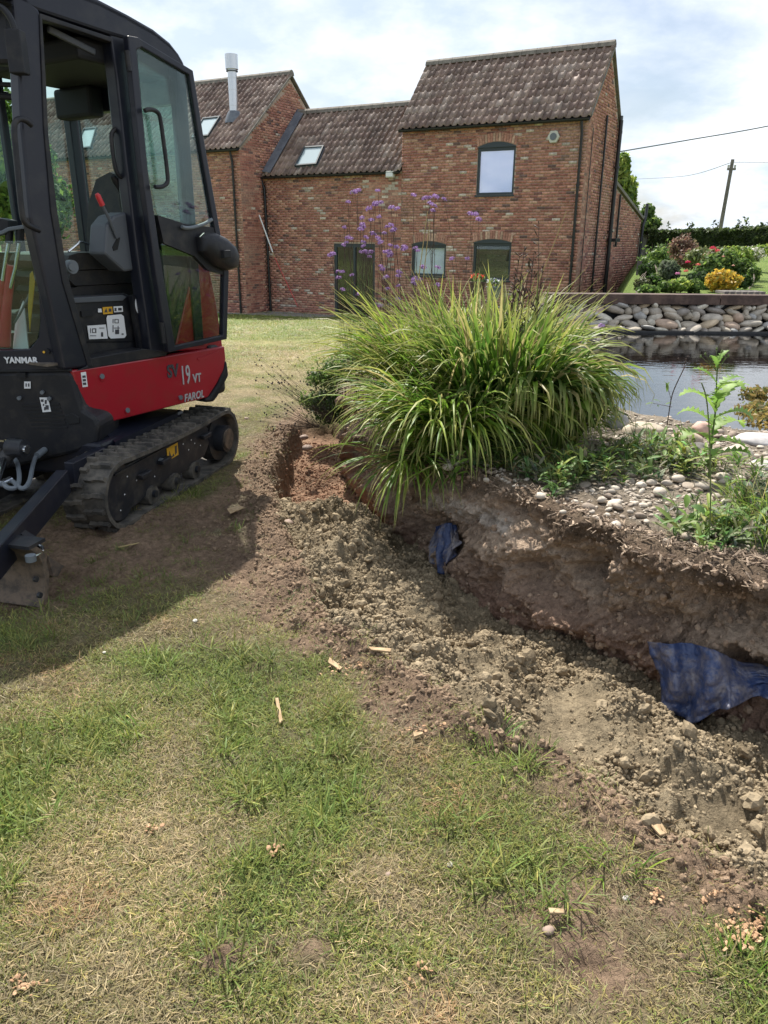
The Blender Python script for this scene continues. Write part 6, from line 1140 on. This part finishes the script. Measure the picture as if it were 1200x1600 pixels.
g_ = aty(1160, 459, 10.5); pl_ = empty('slatted_board', (g_[0], 10.55, .80), 'grey slatted board lying on the timber wall at the right', 'board')
for k in range(7): MB().abox(g_[0]-.27+k*.08, g_[0]-.215+k*.08, 10.42, 10.72, .792, .822).build('slat', M['polewood'], pl_)
t = empty('plant_reflection', g0(1195, 640, WZ), 'brown and olive leaf patch standing in for plant reflections on the pond at the right edge', 'plant'); foliage(t, [leafball(g0(u, v, WZ+.01), (w_, w_*.9, .05), n, .02, [[.20, .15, .04], [.12, .14, .04], [.28, .20, .06]], 200+n, .1) for u, v, w_, n in ((1200, 640, .22, 500), (1185, 615, .15, 260), (1230, 655, .3, 500))])  # flat brown-green leaves stand in for plants mirrored in the water
# ribbed pipe, old edging board, blue sheets
b = [g0(u, v, .40) for u, v in ((885, 722), (905, 716), (925, 714), (945, 720), (958, 724))]; t = empty('ribbed_pipe', b[2], 'black ribbed drain pipe end half hidden in the weeds under the iris', 'pipe'); sp_ = smoothpath(b, 9)
MB().tube(sp_, .026, 12).build('pipe_core', M['black'], t, True)
for i in range(1, len(sp_)-1): MB().cyl(sp_[i], sp_[i+1]-sp_[i-1], .032, .007, 14).build('rib', M['gutter'], t, True)
b0_ = g0(722, 740, .375); b1_ = g0(808, 745, .375); o = MB().prism([b0_, b1_, b1_+A_([.01, .035, 0]), b0_+A_([-.01, .03, 0])], (0, 0, -.03)).build('edging_board', M['timber']); ident(o, 'rotten dark edging board lying on the rim above the large blue-cloth hollow', 'board')
def bankplane(u0, v0): 
    pr = BANKV.reshape(-1, 3); w_ = (pr-CC) @ CW; uu = 600+F*((pr-CC) @ CR)/w_; vv = 800-F*((pr-CC) @ CU)/w_; k = ((uu-u0)**2+(vv-v0)**2); ii = np.argsort(k)[:24]; return pr[ii].mean(0)
def sheet(name, label, top, bot, nrm, nfold, amp, off, seed, nu=46, nv=30, belly=.05):
    top = A_(top, float); bot = A_(bot, float); U = np.linspace(0, 1, nu); Vv = np.linspace(0, 1, nv); tp_ = np.stack([np.interp(U, np.linspace(0, 1, len(top)), top[:, i]) for i in (0, 1)], 1); bt_ = np.stack([np.interp(U, np.linspace(0, 1, len(bot)), bot[:, i]) for i in (0, 1)], 1)
    anchor = A_([bankplane(*p) for p in tp_]); nrm = A_(nrm, float); nrm /= np.linalg.norm(nrm); P = []
    for j, v in enumerate(Vv):
        for i, u in enumerate(U):
            px = tp_[i]+(bt_[i]-tp_[i])*v; p = onpl(px[0], px[1], anchor[i]+nrm*(off+belly*v), nrm); f = amp*(.35+.9*v)*math.sin(nfold*2*PI*u+2.5*math.sin(3*v+seed)+3*u*u)+amp*.8*float(fbm(A_([u*5+seed]), A_([v*5]), 3, seed)[0])+amp*.5*abs(float(fbm(A_([u*14+seed]), A_([v*8]), 2, seed+3)[0])); P.append(p+nrm*f)
    i = np.arange(nv-1)[:, None]*nu+np.arange(nu-1)[None]; Fq = np.stack([i, i+1, i+nu+1, i+nu], -1).reshape(-1, 4); me = smoothmesh(npmesh(name, P, Fq)); o = link(name, me, M['plastic']); so = o.modifiers.new('thick', 'SOLIDIFY'); so.thickness = .002; return ident(o, label, 'plastic sheet')
sheet('plastic_sheet', 'crumpled blue plastic sheet poking from the bank below the sedge', [(684, 822), (700, 816), (716, 822)], [(668, 868), (680, 884), (694, 899), (706, 872), (716, 850)], (-.85, -.5, 0), 3.5, .018, .07, 1)
sheet('plastic_sheet', 'large torn blue plastic sheet hanging out of the bank at the right edge', [(1012, 1002), (1060, 1004), (1115, 1014), (1160, 1035), (1230, 1050)], [(1040, 1108), (1072, 1131), (1110, 1118), (1150, 1100), (1200, 1088), (1240, 1090)], (-.6, -.8, .1), 3.2, .024, .05, 4, 80, 44, .09)

# ------------------------------------------------------------------ garden and background
def bush(name, label, cat, items, group=None, stem=True):
    (u, v, y, wpx, hpx, n, pal, size, sd_) = items[0]; dep = y*CW[1]; base = aty(u, v+hpx, y); t = empty(name, base, label, cat, group); L = []
    for (u, v, y, wpx, hpx, n, pal, size, sd_) in items: k = y/F*1.02; L.append(leafball(aty(u, v, y), (wpx*k, wpx*k*.8, hpx*k), n, size, pal, sd_, .35, .45))
    foliage(t, L); mb = MB()
    if stem:
        for k in range(5): stalk(mb, base+A_([rnd.uniform(-.05, .05), 0, -.15]), aty(u+rnd.uniform(-.5, .5)*wpx, v+rnd.uniform(-.4, .4)*hpx, y), .012, .004, .1, 4, 5)
        mb.build('stems', M['bark'], t)
    return t
OR = [[.62, .36, .04], [.70, .48, .06], [.50, .34, .05], [.35, .33, .06]]; BR = [[.20, .11, .08], [.26, .16, .12], [.14, .08, .06], [.22, .18, .10]]
bush('rose_bush', 'big leafy rose bush with pink and red blooms in the raised garden', 'bush', [(1130, 420, 13.0, 26, 26, 3000, MG, .033, 31), (1105, 428, 12.6, 20, 22, 2000, MG, .033, 32), (1150, 405, 13.4, 26, 18, 2200, YG, .03, 33), (1165, 428, 12.8, 18, 20, 1600, MG, .03, 34), (1120, 400, 13.4, 20, 12, 1100, [[.3, .22, .12], [.14, .2, .06]], .03, 35)])
bush('yellow_shrub', 'round golden yellow shrub just above the timber wall', 'shrub', [(1130, 440, 11.6, 25, 14, 1700, OR, .028, 36), (1128, 430, 11.6, 18, 8, 500, OR, .028, 37)])
bush('lime_plant', 'low lime-green leafy plant beside the yellow shrub', 'plant', [(1062, 446, 11.4, 20, 9, 900, YG, .03, 38), (1085, 447, 11.4, 13, 10, 600, MG, .03, 39), (1040, 448, 11.4, 12, 8, 500, MG, .03, 40)])
bush('bronze_shrub', 'wispy bronze-brown shrub in front of the hedge', 'shrub', [(1066, 387, 15.5, 20, 17, 900, BR, .035, 41), (1080, 405, 15.2, 22, 14, 700, BR, .035, 42)])
bush('clipped_ball', 'small dark clipped round bush beside the low outbuilding', 'bush', [(1010, 424, 14.5, 12, 12, 1300, DG, .022, 43)])
bush('grey_bush', 'dull grey-green bush behind the lime plant', 'bush', [(1045, 424, 13.2, 16, 14, 900, [[.12, .15, .09], [.08, .11, .06], [.16, .18, .12]], .035, 44), (1020, 440, 12.4, 14, 10, 600, DG, .03, 45)])
bush('olive_bush', 'olive bush between the roses and the sloping lawn', 'bush', [(1162, 440, 12.0, 12, 9, 700, DG, .03, 46), (1178, 428, 12.6, 10, 10, 500, MG, .03, 47)])
bush('daisy_patch', 'patch of small white daisies on the slope beyond the roses', 'flowers', [(1172, 398, 14.0, 22, 12, 900, [[.13, .18, .05], [.20, .25, .08], [.62, .60, .52], [.7, .68, .6]], .028, 48)])
bush('corner_shrubs', 'dull olive shrubs at the foot of the low outbuilding corner', 'shrub', [(1004, 446, 12.2, 12, 10, 700, [[.10, .12, .05], [.16, .15, .08], [.07, .09, .04]], .03, 57), (1022, 415, 15, 10, 9, 500, MG, .035, 58)])
bush('garden_edging_plants', 'mixed low green planting along the timber wall at the left of the garden', 'plants', [(1015, 452, 11.0, 16, 6, 600, MG, .03, 51), (1100, 436, 12.2, 24, 12, 900, DG, .035, 52), (1095, 400, 14.5, 22, 12, 700, [[.18, .2, .08], [.12, .16, .05]], .035, 53), (1030, 400, 16.5, 14, 10, 500, MG, .04, 54), (1190, 392, 16, 20, 8, 500, YG, .035, 55)], stem=False)
# blooms
def bloom(u, v, y, r_, c, lab):
    me = head_mesh(int(u+v)); k = len(me.vertices); cc_ = np.ones((k, 4), np.float32); cc_[:, :3] = A_(c)*np.random.RandomState(int(u)).uniform(.7, 1.3, (k//4, 1)).repeat(4, 0); me.attributes['Col'].data.foreach_set('color', cc_.ravel()); o = link('rose_bloom', me, M['petal']); p = aty(u, v, y); r_ *= .8; o.parent = bpy.data.objects['rose_bush']; o.location = Vector(p)-o.parent.location; o.scale = (r_, r_, r_); o['label'] = lab
for u, v, r_, c, lab in ((1114, 388, .07, (.75, .06, .12), 'bright red rose bloom at the top'), (1121, 392, .05, (.75, .12, .15), 'red rose bloom beside the top one'), (1075, 410, .055, (.60, .02, .10), 'crimson bloom at the left'), (1091, 414, .05, (.72, .16, .14), 'coral bloom'), (1059, 428, .055, (.66, .25, .45), 'pale pink bloom, lowest at the left'), (1072, 424, .05, (.72, .14, .14), 'coral bloom beside the pale pink one'), (1146, 415, .03, (.75, .45, .35), 'peach bloom at the right'), (1130, 401, .03, (.75, .40, .32), 'small peach bloom')): bloom(u, v, 12.4, r_, c, lab)
def boxhedge(name, label, pxa, pxb, ya, yb_, ztop, zb, th, n, size, pal, seed):
    r = np.random.RandomState(seed); a = aty(pxa, 400, ya); b = aty(pxb, 400, yb_); t_ = r.rand(n); side = r.rand(n); P = a[None]+(b-a)[None]*t_[:, None]; h = r.rand(n)**.7; top = zb+(ztop-zb)*(1+.13*fbm(t_*14, 0*t_, 4, seed)+.05*fbm(t_*60, 0*t_, 2, seed+1)); face = r.rand(n) < .65
    off = np.where(face, -th/2*(1+.22*fbm(t_*16, h*4, 3, seed+2)), r.uniform(-.5, .5, n)*th); P[:, 1] += off; P[:, 2] = np.where(face, zb+(top-zb)*h, top+r.normal(0, .03, n)); d = np.where(face[:, None], A_([[-.2, -1, .3]]), A_([[0, 0, 1.]]))
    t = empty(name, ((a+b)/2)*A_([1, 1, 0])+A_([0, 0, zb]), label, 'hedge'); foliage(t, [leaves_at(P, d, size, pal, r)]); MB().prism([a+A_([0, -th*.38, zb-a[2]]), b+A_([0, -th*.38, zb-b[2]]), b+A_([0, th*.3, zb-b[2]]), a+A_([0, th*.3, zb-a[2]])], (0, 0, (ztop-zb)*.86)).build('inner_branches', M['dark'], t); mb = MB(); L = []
    for k in range(46):
        p = a+(b-a)*rnd.random()**(.6); p[2] = ztop-.05; q = p+A_([rnd.uniform(-.1, .1), rnd.uniform(-.2, .2), rnd.uniform(.1, .45)]); stalk(mb, p, q, .008, .003, .05, 3, 4); m_ = 14; f_ = rnd.random(); P_ = A_([p+(q-p)*r.rand()+r.normal(0, .04, 3) for _ in range(m_)]); L.append(leaves_at(P_, np.tile(A_([0, -.5, .5]), (m_, 1)), size, pal, r))
    mb.build('shoots', M['bark'], t); foliage(t, L, 'shoot_leaves'); return t
zt = aty(1100, 359, 27)[2]; boxhedge('hedge', 'long dark green hedge across the back of the garden', 1000, 1420, 30, 24, zt, .80, 1.5, 19000, .065, [[.045, .075, .022], [.065, .10, .028], [.10, .13, .04], [.035, .05, .02]], 61)
boxhedge('low_hedge', 'low clipped hedge on the lawn behind the dark round bush', 1000, 1075, 17.5, 18.2, aty(1040, 406, 17.5)[2]+.02, .75, .5, 1800, .035, MG, 62)
def tree(name, label, pxs, y, trunkpx, n, size, pal, seed, group=None, drop=0):
    base = aty(*trunkpx, y); t = empty(name, base, label, 'tree', group); L = []; mb = MB(); top = aty(*pxs[0][:2], y); mb.tube(smoothpath([base, base+(top-base)*.5+A_([.05, 0, 0]), top]), [.10-.075*i/12 for i in range(13)], 8)
    for i, (u, v, wpx, hpx) in enumerate(pxs): k = y/F*1.02; c = aty(u, v, y+rnd.uniform(-.4, .4)); L.append(leafball(c, (wpx*k, wpx*k, hpx*k), n, size, pal, seed+i, .25, .55, .5, drop)); stalk(mb, base+(top-base)*rnd.uniform(.3, .8), c, .035, .01, .1, 4, 5)
    mb.build('trunk', M['bark'], t); foliage(t, L, 'crown'); return t
tree('willow_tree', 'light green willow crown rising behind the low outbuilding', [(968, 275, 16, 24), (958, 310, 22, 34), (980, 300, 14, 26), (985, 325, 12, 20), (975, 250, 8, 12)], 34, (965, 400), 1000, .13, YG, 71, drop=.5)
tree('small_tree', 'small open tree between the outbuilding and the hedge', [(1010, 340, 14, 13), (1000, 355, 12, 12), (1022, 350, 10, 9), (1012, 328, 8, 7)], 30, (1006, 395), 260, .11, MG, 76)
tree('garden_tree', 'leafy green tree seen through the cab front window at the left', [(-30, 200, 62, 80), (0, 300, 40, 60), (-60, 290, 70, 70), (5, 210, 30, 50), (-90, 180, 80, 70)], 11, (-30, 470), 1500, .055, YG, 81)
tree('garden_tree', 'bushy green tree seen through the far cab side window', [(90, 315, 26, 34), (70, 340, 30, 30), (60, 260, 26, 36)], 15, (75, 440), 900, .06, MG, 91)
b = aty(133, 330, 16); bush('yellow_bush', 'thin yellowish shrub seen through the cab beside the house wall', 'shrub', [(131, 300, 17, 5, 40, 300, YG, .05, 95)])
# pole and wires
y = 33; a, b = aty(1145, 249, y), aty(1124, 366, y); pt = empty('telegraph_pole', b, 'weathered wooden telegraph pole standing beyond the hedge', 'pole'); b2 = b.copy(); b2[2] = .2; MB().tube([b2, b, a], [.085, .08, .065], 10).build('pole', M['polewood'], pt, True); MB().box(a-ZU*.35, A_([.16, 0, 0]), A_([0, .05, 0]), ZU*.04).build('crossarm', M['polewood'], pt)
for dx_ in (-.13, .13): MB().cyl(a-ZU*.25+A_([dx_, 0, 0]), ZU, .04, .1, 8).build('insulator', M['alarm'], pt)
def wire(pts, lab, r_=.02): c = pts[0]; o = MB().tube(smoothpath(pts, 10), r_, 5).build('overhead_wire', M['hose']); ident(o, lab, 'wire')
wire([aty(962, 238, 30), aty(1080, 218, 32), aty(1200, 197, 34), aty(1400, 155, 36)], 'highest overhead wire running right from behind the barn', .022)
wire([aty(985, 280, 60), aty(1070, 275, 46), a-ZU*.1], 'thin wire from the left up to the pole top', .014); wire([a-ZU*.1, aty(1200, 254, 31), aty(1350, 262, 29)], 'thin wire leaving the pole top to the right', .014)
# pots by the barn
def pot(u, v, y, r_, h_, m, lab, fl):
    c = aty(u, v, y); t = empty('plant_pot', c, lab, 'pot'); MB().tube([c, c+ZU*h_*.9, c+ZU*h_*.9, c+ZU*h_], [r_*.75, r_, r_*1.1, r_*1.1], 16).build('pot', m, t, True); foliage(t, [leafball(c+ZU*(h_+.06), (r_*1.1, r_*1.1, .12), 160, .035, MG, 5), leafball(c+ZU*(h_+.12), (r_, r_, .07), 60, .03, fl, 6)])
pot(745, 468, 19.5, .18, .42, M['timber'], 'brown pot with red flowers in front of the lower right window', [[.6, .05, .04], [.7, .12, .08]]); pot(770, 468, 19.0, .17, .30, M['hose'], 'blue-grey pot with white flowers beside the red-flowered pot', [[.6, .6, .65], [.5, .5, .6]])

# ------------------------------------------------------------------ litter on the lawn
def chip(pxs, lab, m='wood', h_=.006, name='wood_chip'):
    P = [atz(u, v, .012) for u, v in pxs]; c = sum(P)/len(P); z_ = float(ground_z(A_([c[0]]), A_([c[1]]))[0][0]); P = [p*A_([1, 1, 0])+ZU*(z_+.012+rnd.uniform(0, .008)) for p in P]; o = MB().prism(P, (0, 0, h_)).build(name, M[m], bevel=.0015); ident(o, lab, 'wood piece' if m == 'wood' else 'litter')
chip([(430, 1094), (435, 1093), (442, 1130), (437, 1133)], 'thin pale wooden stick lying upright on the grass left of centre'); chip([(1008, 1283), (1020, 1280), (1043, 1310), (1030, 1315), (1018, 1303)], 'broken pale wood piece beside the clay at the lower right')
chip([(355, 806), (375, 800), (383, 803), (360, 812)], 'yellowed wood splinter on the bare soil beside the track'); chip([(575, 1027), (612, 1030), (610, 1035), (580, 1034)], 'flat wood chip at the soil edge in the middle'); chip([(515, 1030), (535, 1045), (531, 1050), (512, 1036)], 'short wood splinter on the grass near the trench edge')
chip([(185, 856), (222, 850), (223, 851.5), (185, 858)], 'grey twig on the shaded soil behind the blade', 'drystem', .004, 'twig'); chip([(645, 1150), (660, 1148), (661, 1152), (647, 1156)], 'small orange wood chip on bare ground in the middle'); chip([(855, 1432), (880, 1432), (880, 1439), (858, 1441)], 'tan bark chip on the torn turf at the lower right')
for i, (u, v, r_, lab) in enumerate(((305, 971, .010, 'small white stone on the shadow edge in the grass'), (213, 903, .013, 'pinkish stone on the shaded soil before the track'), (163, 1020, .006, 'tiny white stone on the shaded grass'), (857, 1456, .012, 'grey pebble on the torn turf at the lower right'), (703, 1352, .007, 'white pebble on the grass near the bottom middle'), (978, 1405, .008, 'pale chip of stone below the wood piece'), (607, 1367, .007, 'grey pebble on the dry grass at the bottom'), (385, 655, .018, 'dark clod on the far lawn'), (480, 702, .035, 'large brown stone on the trench floor'), (475, 685, .03, 'dark stone half buried in the trench side'), (450, 820, .03, 'grey clay lump on the left edge of the trench'))):
    c = atz(u, v, .0)
    for _ in range(4): z_ = float(ground_z(A_([c[0]]), A_([c[1]]))[0][0]); c = atz(u, v, z_)
    o = rock(c+ZU*r_*.3, (r_*1.2, r_, r_*.7), (.5, .47, .42) if 'white' in lab or 'pale' in lab else (.26, .19, .15), 110+i, 'loose_stone', None, rnd.uniform(0, 3), 2); ident(o, lab, 'stone')
# orange wood shavings in heaps
def shavings():
    P = []; 
    for u, v, ru, rv, n in ((1168, 1452, 30, 18, 110), (1110, 1408, 12, 6, 20), (655, 1520, 24, 14, 10), (45, 1545, 22, 14, 22), (240, 1300, 10, 6, 16), (1025, 1405, 10, 8, 25), (430, 1335, 10, 8, 12), (1150, 1480, 24, 10, 30), (655, 1150, 40, 10, 30), (540, 1045, 30, 12, 30)):
        for k in range(n): p = atz(u+rnd.gauss(0, ru*.6), v+rnd.gauss(0, rv*.6), 0); P.append(p)
    P = A_(P); z = ground_z(P[:, 0], P[:, 1])[0]; P[:, 2] = z+.012; n = len(P); me = [lump(1, .4, 131+i, .35, 2) for i in range(2)]; r = rs.uniform(.002, .0055, n)
    scatter('wood_shavings', P, np.c_[rs.normal(0, .5, (n, 2)), rs.uniform(0, 6.28, n)], r[:, None]*rs.uniform(.7, 1.6, (n, 3)), lerp(A_([.30, .17, .09]), A_([.44, .28, .16]), rs.rand(n)), rs.randint(0, 2, n), me, M['pebble'])
shavings()
